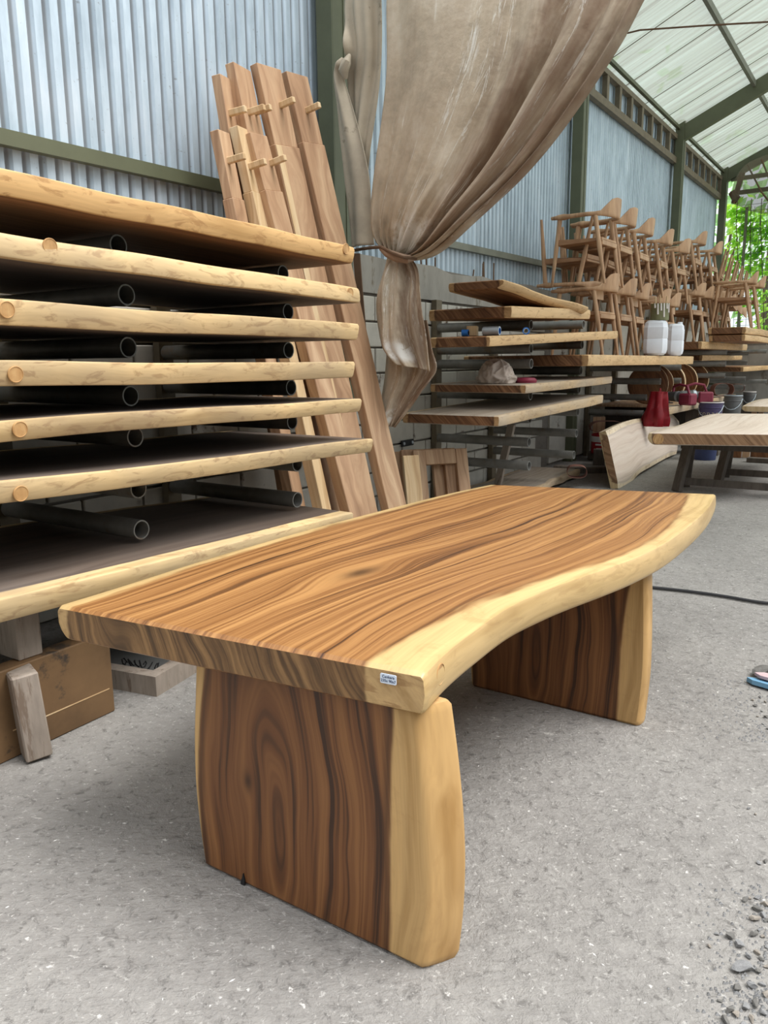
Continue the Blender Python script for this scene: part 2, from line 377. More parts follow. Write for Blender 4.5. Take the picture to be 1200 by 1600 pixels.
def roofm():
    N = NT('translucent_roof_sheet'); co = N.n('ShaderNodeTexCoord').outputs['Object']
    X, Y, Z = N.sep(co)
    rv = N.math('MULTIPLY', N.n('ShaderNodeObjectInfo').outputs['Random'], 20.0)
    n1 = N.noise(N.comb(N.math('MULTIPLY', X, 0.35), N.math('ADD', N.math('MULTIPLY', Y, 9.0), rv), 0.0), 1.0, 4, 0.65)
    c = N.ramp(n1, [(0.3, lin(150, 140, 128)), (0.46, lin(190, 196, 184)), (0.7, lin(214, 226, 216))])
    b = N.b; N.fin(c, 0.45)
    tr = N.n('ShaderNodeBsdfTranslucent', {0: c})
    mx = N.n('ShaderNodeMixShader', {0: 0.28}); N.t.links.new(b.outputs[0], mx.inputs[1]); N.t.links.new(tr.outputs[0], mx.inputs[2])
    tp = N.n('ShaderNodeBsdfTransparent', {0: (0.92, 1.0, 0.95, 1)}); m2 = N.n('ShaderNodeMixShader', {0: 0.14}); N.t.links.new(mx.outputs[0], m2.inputs[1]); N.t.links.new(tp.outputs[0], m2.inputs[2])
    N.t.links.new(m2.outputs[0], N.out.inputs[0]); return N.m
M_['roof'] = roofm()
def floorm():
    N = NT('dusty_concrete_floor'); co = N.n('ShaderNodeTexCoord').outputs['Object']
    X, Y, Z = N.sep(co)
    n1 = N.noise(co, 1.1, 5, 0.6); n2 = N.noise(co, 14.0, 5, 0.7)
    n3 = N.noise(N.comb(N.math('ADD', N.math('MULTIPLY', X, 9.0), N.math('MULTIPLY', Y, 16.0)), N.math('SUBTRACT', N.math('MULTIPLY', Y, 60.0), N.math('MULTIPLY', X, 46.0)), 0.0), 1.0, 3, 0.6, 0.6)
    n4 = N.noise(co, 42.0, 3, 0.6)
    c = N.ramp(n1, [(0.3, lin(122, 119, 115)), (0.5, lin(134, 131, 127)), (0.7, lin(148, 145, 140))])
    c = N.mix(N.math('MULTIPLY', N.smooth(n2, 0.35, 0.7), 0.35), c, lin(160, 157, 152))
    c = N.mix(N.math('MULTIPLY', N.smooth(n3, 0.52, 0.75), 0.30), c, lin(100, 97, 94))
    c = N.mix(N.math('MULTIPLY', N.smooth(n4, 0.66, 0.74), 0.7), c, lin(222, 219, 214))
    n5 = N.noise(co, 26.0, 4, 0.75, 0.5)
    c = N.mix(N.math('MULTIPLY', N.smooth(n5, 0.53, 0.68), 0.65), c, lin(88, 85, 82))
    n8 = N.noise(co, 60.0, 4, 0.75, 0.4)
    c = N.mix(N.math('MULTIPLY', N.smooth(n8, 0.56, 0.70), 0.55), c, lin(196, 193, 188))
    sc = N.noise(N.comb(N.math('ADD', N.math('MULTIPLY', X, 3.0), Y), N.math('SUBTRACT', N.math('MULTIPLY', Y, 12.0), N.math('MULTIPLY', X, 5.0)), 0.0), 2.2, 4, 0.7, 1.5)
    c = N.mix(N.math('MULTIPLY', N.smooth(sc, 0.66, 0.72), 0.5), c, lin(214, 210, 204))
    wet = N.noise(co, 0.55, 2, 0.5)
    h = N.math('ADD', N.math('MULTIPLY', n3, 0.5), N.math('ADD', N.math('MULTIPLY', n2, 0.8), N.math('MULTIPLY', n4, 0.4)))
    N.bump(N.math('ADD', h, n5), 0.7, 0.014)
    return N.fin(c, 0.82, 0.0, 0.3)
M_['floor'] = floorm()
def clothm(name, base, light, dark):
    N = NT(name)
    a = N.n('ShaderNodeAttribute', attribute_name='gc').outputs['Vector']; U, V, Z = N.sep(a)
    co = N.n('ShaderNodeTexCoord').outputs['Object']
    n1 = N.noise(co, 1.6, 5, 0.7); n6 = N.noise(co, 7.0, 4, 0.7)
    c = N.ramp(N.math('ADD', N.math('MULTIPLY', n1, 0.7), N.math('MULTIPLY', n6, 0.3)), [(0.36, tuple(x * 0.7 for x in base[:3])), (0.5, base), (0.64, light)])
    st = N.noise(N.comb(N.math('MULTIPLY', U, 5.0), N.math('MULTIPLY', V, 1.2), 0.0), 1.0, 5, 0.7, 0.6)
    edge = N.smooth(U, 0.42, 0.74)
    c = N.mix(N.math('MULTIPLY', N.smooth(st, 0.36, 0.62), N.math('ADD', 0.18, N.math('MULTIPLY', edge, 0.62))), c, dark)
    st2 = N.noise(N.comb(N.math('MULTIPLY', U, 34.0), N.math('MULTIPLY', V, 6.0), 0.0), 1.0, 5, 0.8, 1.4)
    st3 = N.noise(N.comb(N.math('MULTIPLY', U, 9.0), N.math('MULTIPLY', V, 1.0), 3.0), 1.0, 2, 0.5)
    c = N.mix(N.math('MULTIPLY', N.math('MULTIPLY', N.smooth(st2, 0.53, 0.62), N.smooth(st3, 0.54, 0.62)), 0.85), c, lin(236, 232, 222))
    pv = N.math('MULTIPLY', N.math('MULTIPLY', N.smooth(V, 0.70, 0.80), N.smooth(V, 0.96, 0.88)), N.math('MULTIPLY', N.smooth(U, 0.22, 0.36), N.smooth(U, 0.74, 0.58)))
    c = N.mix(N.math('MULTIPLY', pv, N.smooth(n6, 0.40, 0.56)), c, lin(234, 230, 222))
    n5 = N.noise(co, 18.0, 4, 0.6, 0.2); n7 = N.noise(co, 4.0, 3, 0.55, 0.2)
    N.bump(N.math('ADD', N.math('MULTIPLY', n5, 0.35), n7), 0.35, 0.04)
    b = N.b; N.fin(c, 0.75, 0, 0.25)
    tr = N.n('ShaderNodeBsdfTranslucent', {0: c})
    mx = N.n('ShaderNodeMixShader', {0: 0.22}); N.t.links.new(b.outputs[0], mx.inputs[1]); N.t.links.new(tr.outputs[0], mx.inputs[2])
    N.t.links.new(mx.outputs[0], N.out.inputs[0]); return N.m
M_['tarp'] = clothm('dirty_tarpaulin', lin(206, 190, 166), lin(222, 210, 190), lin(126, 94, 72))
M_['tarp_fold'] = plain('tarpaulin_underside', lin(150, 124, 102), 0.75, var=0.15, scale=3)
M_['tarp_grey'] = plain('grey_tarpaulin', lin(178, 166, 146), 0.75, var=0.2, scale=4, stain=(lin(110, 102, 84), 3.5, 0.58))
M_['rope'] = plain('brown_rope', lin(104, 80, 60), 0.8)
M_['white_plastic'] = plain('white_plastic', lin(226, 230, 238), 0.4, var=0.06, scale=4)
M_['sticker'] = plain('white_sticker', lin(222, 232, 246), 0.45, var=0.02)
M_['ink'] = plain('dark_ink', lin(70, 84, 110), 0.6, var=0.0)
M_['tin'] = plain('olive_tin', lin(120, 122, 90), 0.5, 0.1, var=0.25, scale=12)
M_['red_tin'] = plain('red_tin', lin(168, 28, 36), 0.4, var=0.15, scale=10)
M_['white_paint'] = plain('white_paint_label', lin(222, 216, 212), 0.5, var=0.12, scale=14)
M_['red_cloth'] = plain('red_plastic_bag', lin(134, 18, 30), 0.4, var=0.25, scale=8)
M_['maroon'] = plain('maroon_paint', lin(128, 42, 62), 0.5, var=0.2, scale=8)
M_['belt'] = plain('sanding_belt_brown', lin(134, 94, 82), 0.8, var=0.18, scale=8)
M_['bucket_grey'] = plain('grey_bucket', lin(98, 98, 98), 0.5, var=0.18, scale=8)
M_['bucket_violet'] = plain('violet_bucket', lin(74, 66, 100), 0.45, var=0.2, scale=9)
M_['bucket_blue'] = plain('blue_bucket', lin(56, 66, 104), 0.5, var=0.2, scale=7)
M_['label_tan'] = plain('tan_lettering', lin(168, 156, 138), 0.6, var=0.1)
M_['black'] = plain('black_paint', lin(28, 28, 30), 0.5, var=0.1)
M_['dark_wood'] = plain('dark_trestle_wood', lin(92, 84, 76), 0.75, var=0.3, scale=5, stretch=(5, 5, 1))
M_['rag'] = plain('grey_rag', lin(186, 172, 160), 0.85, var=0.18, scale=12)
M_['blue_tape'] = plain('blue_tape', lin(40, 110, 190), 0.5, var=0.1)
M_['silver'] = plain('silver_foil', lin(190, 200, 208), 0.35, 0.5, var=0.1)
M_['stone'] = plain('grey_stone', lin(140, 140, 140), 0.9, var=0.3, scale=18, bump=0.4, perobj=True)
M_['stone_dark'] = plain('dark_stone', lin(112, 110, 106), 0.9, var=0.28, scale=18, bump=0.4, perobj=True)
M_['stone_warm'] = plain('tan_stone', lin(152, 144, 134), 0.9, var=0.25, scale=18, bump=0.4, perobj=True)
M_['chip'] = plain('white_chip', lin(236, 234, 230), 0.7, var=0.05)
M_['cable'] = plain('black_rubber_cable', lin(52, 52, 54), 0.6)
M_['sole_blue'] = plain('blue_rubber_sole', lin(112, 158, 188), 0.6, var=0.12)
M_['sole_pink'] = plain('pinkish_rubber_sole', lin(196, 170, 172), 0.7, var=0.12)
M_['bark'] = plain('bark', lin(96, 84, 68), 0.9, var=0.3, scale=8)
M_['wire'] = plain('fence_wire', lin(116, 128, 120), 0.6, 0.3)
M_['earth'] = plain('earth', lin(140, 140, 110), 0.95, var=0.25, scale=1.5)
def leafm(name, a, b):
    N = NT(name); rv = N.noise(N.n('ShaderNodeTexCoord').outputs['Object'], 2.3, 2, 0.6)
    c = N.ramp(rv, [(0.35, a), (0.65, b)]); N.fin(c, 0.5)
    tr = N.n('ShaderNodeBsdfTranslucent', {0: c}); mx = N.n('ShaderNodeMixShader', {0: 0.6})
    N.t.links.new(N.b.outputs[0], mx.inputs[1]); N.t.links.new(tr.outputs[0], mx.inputs[2]); N.t.links.new(mx.outputs[0], N.out.inputs[0]); return N.m
M_['leaf'] = leafm('vine_leaf', lin(140, 206, 60), lin(200, 240, 110))
M_['tree_leaf'] = leafm('tree_leaf', lin(132, 184, 110), lin(190, 228, 172))
def netm():
    N = NT('shade_net'); N.fin(lin(104, 96, 78), 0.9)
    tp = N.n('ShaderNodeBsdfTransparent'); mx = N.n('ShaderNodeMixShader', {0: 0.30})
    N.t.links.new(N.b.outputs[0], mx.inputs[1]); N.t.links.new(tp.outputs[0], mx.inputs[2]); N.t.links.new(mx.outputs[0], N.out.inputs[0]); return N.m
M_['net'] = netm()
# ------------------------------------------------------------------ the shed
XW = -3.6                                  # face of the left wall
POSTS = [4.84, 9.91, 14.91, 18.95]
ZTOP = 2.14
fl = MB().add([(-3.7, -7, 0), (4.8, -7, 0), (4.8, 24, 0), (-3.7, 24, 0)], [(0, 1, 2, 3)]).obj('floor', M_['floor']); tag(fl, kind='structure', label='dusty grey concrete workshop floor')
gr = MB().add([(-40, 24, -0.05), (60, 24, -0.05), (60, 90, -0.05), (-40, 90, -0.05)], [(0, 1, 2, 3)]).obj('ground', M_['earth']); tag(gr, kind='structure', label='earth outside beyond the open end')
gr2 = MB().add([(-40, -30, -0.06), (-3.75, -30, -0.06), (-3.75, 24, -0.06), (-40, 24, -0.06)], [(0, 1, 2, 3)]).obj('ground', M_['earth']); tag(gr2, kind='structure', label='earth outside behind the left wall')
gr3 = MB().add([(9, -30, -0.06), (60, -30, -0.06), (60, 24, -0.06), (9, 24, -0.06)], [(0, 1, 2, 3)]).obj('ground', M_['earth']); tag(gr3, kind='structure', label='earth outside the open right side')
# masonry wall: mortar core, single blocks as parts, concrete cap beam
wall = MB().box((XW - 0.085, 9.5, 1.07), (0.11, 19.0, 2.14)).obj('wall_left', M_['mortar']); tag(wall, kind='structure', label='low whitewashed block wall behind the racks')
bl = MB().box((0, 0, 0), (0.05, 0.39, 0.19), ch=0.006).data('block', M_['block'])
ci = 0
for r in range(9):
    for c in range(22):
        y = 0.3 + c * 0.405 + (0.2 if r % 2 else 0)
        if y > 9.0: continue
        o = bpy.data.objects.new('block', bl); COL.objects.link(o); o.parent = wall
        o.location = (XW - 0.025 + rnd.uniform(-0.003, 0.002), y, 0.1 + r * 0.205)
MB().box((0, 0, 0), (0.07, 8.9, 0.19 * 9.6), ch=0.0).obj('plaster_face', M_['block'], wall, loc=(XW - 0.037, 13.7, 0.95))
cap = MB(); nn = 60
for i in range(nn):
    y0, y1 = 19.0 * i / nn, 19.0 * (i + 1) / nn
    pass
vs = []; fs = []
for i in range(nn + 1):
    y = 19.0 * i / nn; zt = ZTOP + 0.018 * math.sin(i * 1.7) + rnd.uniform(-0.015, 0.015)
    vs += [(XW + 0.002, y, 1.86), (XW + 0.001 + rnd.uniform(-0.006, 0.002), y, zt), (XW - 0.15, y, zt + 0.01), (XW - 0.15, y, 1.86)]
for i in range(nn):
    for k in range(4): fs.append((i * 4 + k, i * 4 + (k + 1) % 4, i * 4 + 4 + (k + 1) % 4, i * 4 + 4 + k))
fs += [(0, 1, 2, 3), (nn * 4, nn * 4 + 3, nn * 4 + 2, nn * 4 + 1)]
cap.add(vs, fs).obj('cap_beam', M_['concrete'], wall)
rb = MB()
for px, py, l in ((659, 418, .07), (667, 418, .08), (680, 420, .1), (757, 425, .16), (754, 432, .14), (771, 432, .17), (738, 428, .06)):
    p = at(px, py + 8, x=XW - 0.02); rb.tube([(p.x, p.y, ZTOP - 0.06), (p.x + rnd.uniform(-.01, .01), p.y + rnd.uniform(-.02, .02), ZTOP + l)], 0.008, 6)
rb.obj('reinforcing_bar', M_['rope'], wall)
# corrugated sheets, one bay at a time
def corr(y0, y1, z0, z1, x, pitch=0.0915, amp=0.011):
    mb = MB(); n = max(1, int((y1 - y0) / pitch * 8)); vs = []; fs = []
    for i in range(n + 1):
        y = y0 + (y1 - y0) * i / n; ph = (y / pitch) % 1.0
        d = amp * (1 if ph < 0.60 else (1 - (ph - 0.60) / 0.12 * 2 if ph < 0.72 else (-1 if ph < 0.88 else -1 + (ph - 0.88) / 0.12 * 2)))
        vs += [(x + d, y, z0), (x + d, y, z1(y))]
    for i in range(n): fs.append((2 * i, 2 * i + 2, 2 * i + 3, 2 * i + 1))
    return mb.add(vs, fs)
wz = bpy.data.objects.new('wall_left_cladding', None); COL.objects.link(wz); tag(wz, kind='structure', label='silver corrugated metal sheet wall above the blocks')
ZU0 = at(960, 124, x=XW); ZU1 = at(1129, 281, x=XW)
ZC = lambda y: ZU0.z + (ZU1.z - ZU0.z) / (ZU1.y - ZU0.y) * (y - ZU0.y) + 0.16
ybays = [-6.9, -1.2, 1.8, POSTS[0], 7.4, POSTS[1], 12.4, POSTS[2], POSTS[3] + 0.02]
for a, b in zip(ybays[:-1], ybays[1:]):
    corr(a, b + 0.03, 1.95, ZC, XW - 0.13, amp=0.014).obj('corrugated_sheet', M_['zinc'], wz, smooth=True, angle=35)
# olive steel posts with a lip facing the hall
for i, y in enumerate(POSTS):
    m = MB(); wd_ = 0.20 if i == 0 else 0.17
    m.box((XW - 0.045, y, 3.1), (0.012, wd_, 6.2)); m.box((XW + 0.02, y - wd_ / 2, 3.1), (0.13, 0.012, 6.2)); m.box((XW + 0.02, y + wd_ / 2, 3.1), (0.13, 0.012, 6.2))
    m.box((XW + 0.08, y - wd_ / 2 + 0.035, 3.1), (0.012, 0.06, 6.2)); m.box((XW + 0.08, y + wd_ / 2 - 0.035, 3.1), (0.012, 0.06, 6.2))
    ztop = 5.05
    for k, v in enumerate(m.v): m.v[k] = (v[0], v[1], min(v[2], ztop + 0.3))
    o = m.obj('trim_%d' % (i + 1), M_['green_steel']); tag(o, kind='structure', label='olive green steel post against the left wall')
    cap_ = MB().box((XW + 0.018, y, 2.3), (0.124, wd_ - 0.03, 4.5)).obj('steel_web', M_['green_steel'], o)
# girts and the open strut belt
gz = at(700, 372, x=XW).z
def rail(name, y0, z0, y1, z1, w, d, x, mat, parent=None, kind=True):
    m = MB(); m.add([(x, y0, z0), (x + d, y0, z0), (x + d, y0, z0 + w), (x, y0, z0 + w), (x, y1, z1), (x + d, y1, z1), (x + d, y1, z1 + w), (x, y1, z1 + w)],
        [(0, 1, 2, 3), (7, 6, 5, 4), (0, 4, 5, 1), (1, 5, 6, 2), (2, 6, 7, 3), (3, 7, 4, 0)])
    o = m.obj(name, mat, parent)
    if kind: tag(o, kind='structure')
    return o
A = at(0, 216, x=XW + .03); B = at(336, 291, x=XW + .03); A2 = at(0, 190, x=XW + .03); sl = (B.z - A.z) / (B.y - A.y)
gw = A2.z - A.z
tag(rail('trim_5', -1, A.z - sl * (A.y + 1), POSTS[0] - 0.1, A.z + sl * (POSTS[0] - A.y), gw, 0.05, XW - 0.11, M_['green_steel']), label='olive horizontal girt on the near corrugated sheets')
A = at(716, 386, x=XW + .0); B = at(874, 419, x=XW + .0); sl = (B.z - A.z) / (B.y - A.y); A2 = at(727, 377, x=XW)
gz1 = lambda y: A.z + sl * (y - A.y)
for k in range(3):
    ya, yb = POSTS[k] + 0.1, POSTS[k + 1] - 0.09
    tag(rail('trim_%d' % (6 + k), ya, gz1(ya), yb, gz1(yb), gw * 0.85, 0.05, XW - 0.11, M_['steel']), label='grey horizontal girt on the corrugated wall between posts')
LA = at(935, 156, x=XW); LB = at(1127, 311, x=XW); lsl = (LB.z - LA.z) / (LB.y - LA.y); lz = lambda y: LA.z + lsl * (y - LA.y)
UA = at(960, 124, x=XW); UB = at(1129, 281, x=XW); usl = (UB.z - UA.z) / (UB.y - UA.y); uz = lambda y: UA.z + usl * (y - UA.y)
bt = bpy.data.objects.new('trim_9', None); COL.objects.link(bt); tag(bt, kind='structure', label='open belt of struts below the eave')
def pr(name, y0, z0, y1, z1, w, d, x, mat): return rail(name, y0, z0, y1, z1, w, d, x, mat, bt, False)
pr('lower_chord', 5.0, lz(5.0), 18.9, lz(18.9), 0.10, 0.08, XW - 0.09, M_['strut'])
pr('upper_chord', 5.0, uz(5.0), 18.9, uz(18.9), 0.07, 0.08, XW - 0.09, M_['strut'])
sx = [958, 981, 1001, 1019, 1036, 1050, 1061]
y = 6.2
ys = [at(px, 0, x=XW).y for px in sx]
step = (ys[-1] - ys[0]) / 6
y = ys[0] - 6 * step
while y < 18.8:
    MB().box((XW - 0.05, y, (lz(y) + 0.10 + uz(y)) / 2), (0.07, 0.09, uz(y) - lz(y) - 0.10)).obj('strut', M_['strut'], bt); y += step
# roof: rafters, purlins, corrugated translucent sheets
P1 = at(1063, 200, y=POSTS[2]); P2 = at(1200, 116, y=POSTS[2]); rs = (P2.z - P1.z) / (P2.x - P1.x)
RX0, RX1 = -4.7, 4.6
E0 = at(970, 108, x=XW); E1 = at(1126, 262, x=XW); esl = (E1.z - E0.z) / (E1.y - E0.y)
ez = lambda y: E0.z + esl * (y - E0.y) + 0.03                      # underside of the sheets at the wall
rz = lambda x, y: ez(y) + rs * (x - XW)
roof = bpy.data.objects.new('roof', None); COL.objects.link(roof); tag(roof, kind='structure', label='pale translucent corrugated roof sheets')
def roof_sheet(y0, y1, right=False, lift=0.0):
    n = max(1, int((y1 - y0) / 0.15)) * 4; vs = []; fs = []
    for i in range(n + 1):
        y = y0 + (y1 - y0) * i / n; d = 0.011 * (1 if (i % 4) in (0, 1) else -1) + lift
        for x in ((RX0, RX1) if not right else (RX1, 8.4)):
            z = rz(x, y) if not right else rz(RX1, y) - rs * (x - RX1)
            vs.append((x, y, z + d))
    for i in range(n): fs.append((2 * i, 2 * i + 1, 2 * i + 3, 2 * i + 2))
    return MB().add(vs, fs).obj('roof_sheet', M_['roof'], roof)
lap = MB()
y = 4.9; k = 0
while y < 19.0:
    roof_sheet(y, min(y + 1.05, 19.25), lift=0.01 * (k % 2))
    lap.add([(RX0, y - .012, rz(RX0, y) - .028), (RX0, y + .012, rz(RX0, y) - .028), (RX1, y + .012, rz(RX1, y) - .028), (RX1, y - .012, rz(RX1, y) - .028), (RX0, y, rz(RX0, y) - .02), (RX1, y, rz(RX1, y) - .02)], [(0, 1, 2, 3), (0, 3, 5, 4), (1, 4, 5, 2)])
    y += 1.02; k += 1
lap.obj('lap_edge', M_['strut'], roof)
fr = bpy.data.objects.new('trim_10', None); COL.objects.link(fr); tag(fr, kind='structure', label='olive steel rafters and purlins under the roof')
def bar(name, a, b, w, h, mat, parent):
    a = Vector(a); b = Vector(b); d = b - a; q = d.to_track_quat('Y', 'Z').to_matrix()
    return MB().box((a + b) / 2, (w, d.length, h), M=q).obj(name, mat, parent)
for y in (4.84, 9.91, 14.91, 18.95):
    dz = 0.17 if y > 12 else 0.09; bar('rafter', (XW - 0.02, y, rz(XW, y) - dz), (RX1 - 0.05, y, rz(RX1, y) - dz), 0.12, 0.24 if y > 12 else 0.10, M_['green_steel'], fr)
def purlin_x(px, py):
    d = AX @ np.array([(px - 600) / F_PX, (py - 800) / F_PX, 1.0])
    return (ez(0) - rs * XW - EYE) / (d[2] - rs * d[0] - esl * d[1]) * d[0]
px1 = purlin_x(1150, 70)
for x in (XW + 0.0, px1, px1 + (px1 - XW), px1 + 2 * (px1 - XW)):
    for a, b in zip(POSTS, POSTS[1:]):
        if x < RX1: bar('purlin', (x, a + 0.06, rz(x, a) - (0.05 if x < -3 else 0.075)), (x, b - 0.06, rz(x, b) - (0.05 if x < -3 else 0.075)), 0.05, 0.05 if x < -3 else 0.09, M_['green_steel'] if x < -3 else M_['steel'], fr)
w0 = at(930, 45, x=-2.4); w1 = at(1205, 32, x=0.12 if False else -1.0)
MB().tube([(-3.4, 8.0, at(1005, 47, y=8.0).z), at(1000, 47, y=8.0), at(1100, 40, y=8.0), at(1240, 32, y=8.0)], 0.008, 6).obj('trim_11', M_['rope'])
bpy.data.objects['trim_11']['kind'] = 'structure'; bpy.data.objects['trim_11']['label'] = 'thin wire crossing under the roof'

ew = MB().box((0.8, 19.25, 0.8), (9.0, 0.15, 1.6)).obj('added_end_wall', M_['concrete']); tag(ew, kind='structure', label='low wall added at the open end to cover bright sky under the slabs')  # added to cover the bright sky showing through gaps under the far slabs
M_['light_block'] = plain('light_block_dark', lin(96, 88, 76), 0.85, var=0.25, scale=3)  # dark colour for the two added out-of-view walls
bw = MB().box((0.6, -7.05, 2.1), (8.6, 0.1, 4.2)).obj('light_block_back', M_['light_block']); tag(bw, kind='structure', label='unseen dark wall added behind the camera to hold back low light')  # added out of view behind the camera, keeps low light off the foreground
rw_ = MB().box((4.75, -1.5, 2.1), (0.1, 11.0, 4.2)).obj('light_block_right', M_['light_block']); tag(rw_, kind='structure', label='unseen dark wall added at right to hold back low light')  # added out of view at right, blocks low side light on the foreground
# ------------------------------------------------------------------ main live-edge table
ZT = 0.705
def edge_pts(pxs, z): return [tuple(at(px, py, z=z)) for px, py in pxs]
Lp = edge_pts([(88, 946), (180, 918), (300, 880), (400, 850), (500, 822), (600, 796), (700, 771), (766, 757)], ZT)
Rp = edge_pts([(664, 1054), (700, 1018), (745, 983), (800, 946), (860, 919), (900, 904), (950, 887), (1000, 868), (1045, 845), (1085, 815), (1108, 792), (1119, 772)], ZT)
bc = at(663, 1112, x=Rp[0][0]); TT = 0.092
tl = empty('live_edge_table', 'polished brown live-edge dining table with pale sapwood rims, white sticker on its corner', 'table', (-1.2, 2.2, 0))
Lf = lambda s: poly_at(Lp, s)
# resample the right edge by length so rows stay parallel
def by_len(pts):
    P = [Vector(p) for p in pts]; fine = []
    for i in range(len(P) * 12): fine.append(Vector(poly_at(pts, i / (len(P) * 12 - 1))))
    cum = [0.0]
    for a, b in zip(fine[:-1], fine[1:]): cum.append(cum[-1] + (b - a).length)
    T = cum[-1]
    def f(s):
        q = min(max(s, 0), 1) * T
        for i in range(len(cum) - 1):
            if q <= cum[i + 1]:
                return tuple(fine[i].lerp(fine[i + 1], (q - cum[i]) / max(1e-9, cum[i + 1] - cum[i])))
        return tuple(fine[-1])
    return f
Lf = by_len(Lp); Rf = by_len(Rp)
profT_R = [(-0.010, 0.0), (-0.003, 0.04), (0.0, 0.11), (0.003, 0.5), (-0.001, 0.86), (-0.005, 0.95), (-0.012, 1.0)]
profT_L = [(-0.010, 0.0), (-0.003, 0.04), (0.0, 0.11), (0.0, 0.5), (-0.008, 0.75), (-0.020, 0.93), (-0.032, 1.0)]
wsR = by_len([(0.0, 0.135, 0), (0.3, 0.15, 0), (0.6, 0.085, 0), (0.8, 0.12, 0), (1.0, 0.20, 0)])
tc = Vector((-1.2, 2.2, 0))
mb = slab_mesh(Lf, Rf, TT, n=110, m=26, profL=profT_L, profR=profT_R, sapL=0.036, sapR=lambda s: float(np.interp(s, [0, .12, .25, .4, .55, .7, .85, 1], [.135, .105, .075, .05, .04, .05, .085, .11])), width=0.95)
mb.gc = mb.gc
top = centred(mb, tc).obj('tabletop', [M_['tabletop'], M_['tabletop_end']], tl, smooth=True, angle=32)
# end plugs on the live edge
def edge_plug(parent, f, s, zfrac, r, mat, base, ofs=0.001):
    p = Vector(f(s)); q = Vector(f(min(1, s + 0.01))); d = (q - Vector(f(max(0, s - 0.01)))).normalized()
    n = d.cross(Vector((0, 0, 1)))
    return plug(parent, p + n * ofs - Vector((0, 0, zfrac)) - base, n, r, mat)
M_['plug'] = wood('plug_wood', lin(150, 112, 70), lin(186, 144, 94), lin(206, 168, 116), src='object', axis='Z', streak=40, along=10, rough=0.55, perobj=False)
edge_plug(tl, Rf, 0.035, 0.034, 0.024, M_['plug'], tc, 0.0005)
# sticker on the cut end
e0 = Vector(Lf(0)); e1 = Vector(Rf(0)); ed = (e1 - e0).normalized(); en = Vector((ed.y, -ed.x, 0))
sp = at(607, 1061, y=0)
def on_end(px, py):
    d = AX @ np.array([(px - 600) / F_PX, (py - 800) / F_PX, 1.0]); o = Vector((0, 0, EYE)); d = Vector(d)
    t = (e0 + en * 0.006 - o).dot(en) / d.dot(en); return o + d * t
cpt = on_end(607, 1061); rot = Matrix((ed, Vector((0, 0, 1)), en)).transposed()
rr = []
for cx, cy in ((1, 1), (-1, 1), (-1, -1), (1, -1)):
    for a in range(4):
        q = math.atan2(cy, cx) + math.radians(-45 + a * 30) if False else (0 if (cx, cy) == (1, 1) else 90 if (cx, cy) == (-1, 1) else 180 if (cx, cy) == (-1, -1) else 270) * math.pi / 180 + a * math.pi / 6
        rr.append((cx * (0.0185 - 0.003) + 0.003 * math.cos(q), cy * (0.0105 - 0.003) + 0.003 * math.sin(q)))
sk = MB().prism(rr, 0.0, 0.0012, M=rot, c=cpt - tc).obj('sticker', M_['sticker'], tl); sk['label'] = 'small white size sticker'
def text(body, size, mat, parent, loc, R, name='lettering', ext=0.0003, ax='CENTER'):
    cu = bpy.data.curves.new(name, 'FONT'); cu.body = body; cu.size = size; cu.align_x = ax; cu.align_y = 'CENTER'; cu.extrude = ext
    cu.materials.append(mat); t_ = bpy.data.objects.new('t', cu); COL.objects.link(t_)
    me = bpy.data.meshes.new_from_object(t_.evaluated_get(bpy.context.evaluated_depsgraph_get())); bpy.data.objects.remove(t_); bpy.data.curves.remove(cu)
    if not me.materials: me.materials.append(mat)
    o = bpy.data.objects.new(name, me); COL.objects.link(o); o.parent = parent
    m4 = R.to_4x4(); m4.translation = Vector(loc); o.matrix_basis = m4; return o
text('Cankara', 0.0085, M_['ink'], sk, cpt - tc + en * 0.0017 + Vector((0, 0, 0.0045)), rot)
text('235x 90x7', 0.0080, M_['ink'], sk, cpt - tc + en * 0.0017 + Vector((0, 0, -0.0042)), rot)
# two slab legs
def leg(y, xl, xr, zt, th, seed, profR=None):
    rnd_ = random.Random(seed)
    H = zt; 
    # local: across = x, along = z ; built flat then stood up
    La = by_len([(xl[i], i / (len(xl) - 1) * H, 0) for i in range(len(xl))]); Ra = by_len([(xr[i], i / (len(xr) - 1) * H, 0) for i in range(len(xr))])
    pr_ = [(-0.014, 0.0), (-0.005, 0.08), (0.0, 0.2), (0.004, 0.5), (0.0, 0.8), (-0.005, 0.92), (-0.014, 1.0)]
    m = slab_mesh(La, Ra, th, n=30, m=14, profL=pr_, profR=profR or pr_, sapL=lambda s: 0.006 + 0.036 * s, sapR=lambda s: 0.085 + 0.02 * math.sin(4 * s) - 0.02 * s, width=0.68)
    # stand up: (x, along, z) -> (x, y0 - z.., along)
    m.v = [(v[0], y - v[2], v[1]) for v in m.v]
    return centred(m, tc).obj('leg', [M_['table_leg'], M_['tabletop_end']], tl, smooth=True, angle=35)
yl = at(315, 1350, z=0).y
fx = lambda px, py: at(px, py, y=yl).x
leg(yl, [fx(317, 1350), fx(308, 1300), fx(301, 1220), fx(299, 1150), fx(301, 1090), fx(304, 1040)], [fx(659, 1493), fx(666, 1400), fx(668, 1300), fx(664, 1200), fx(655, 1120), fx(643, 1060)], ZT - TT - 0.001, 0.090, 3, [(-0.004, 0.0), (0.004, 0.05), (0.010, 0.12), (0.030, 0.5), (0.046, 0.85), (0.046, 0.95), (0.034, 1.0)])
ck = MB(); x0 = fx(381, 1372)
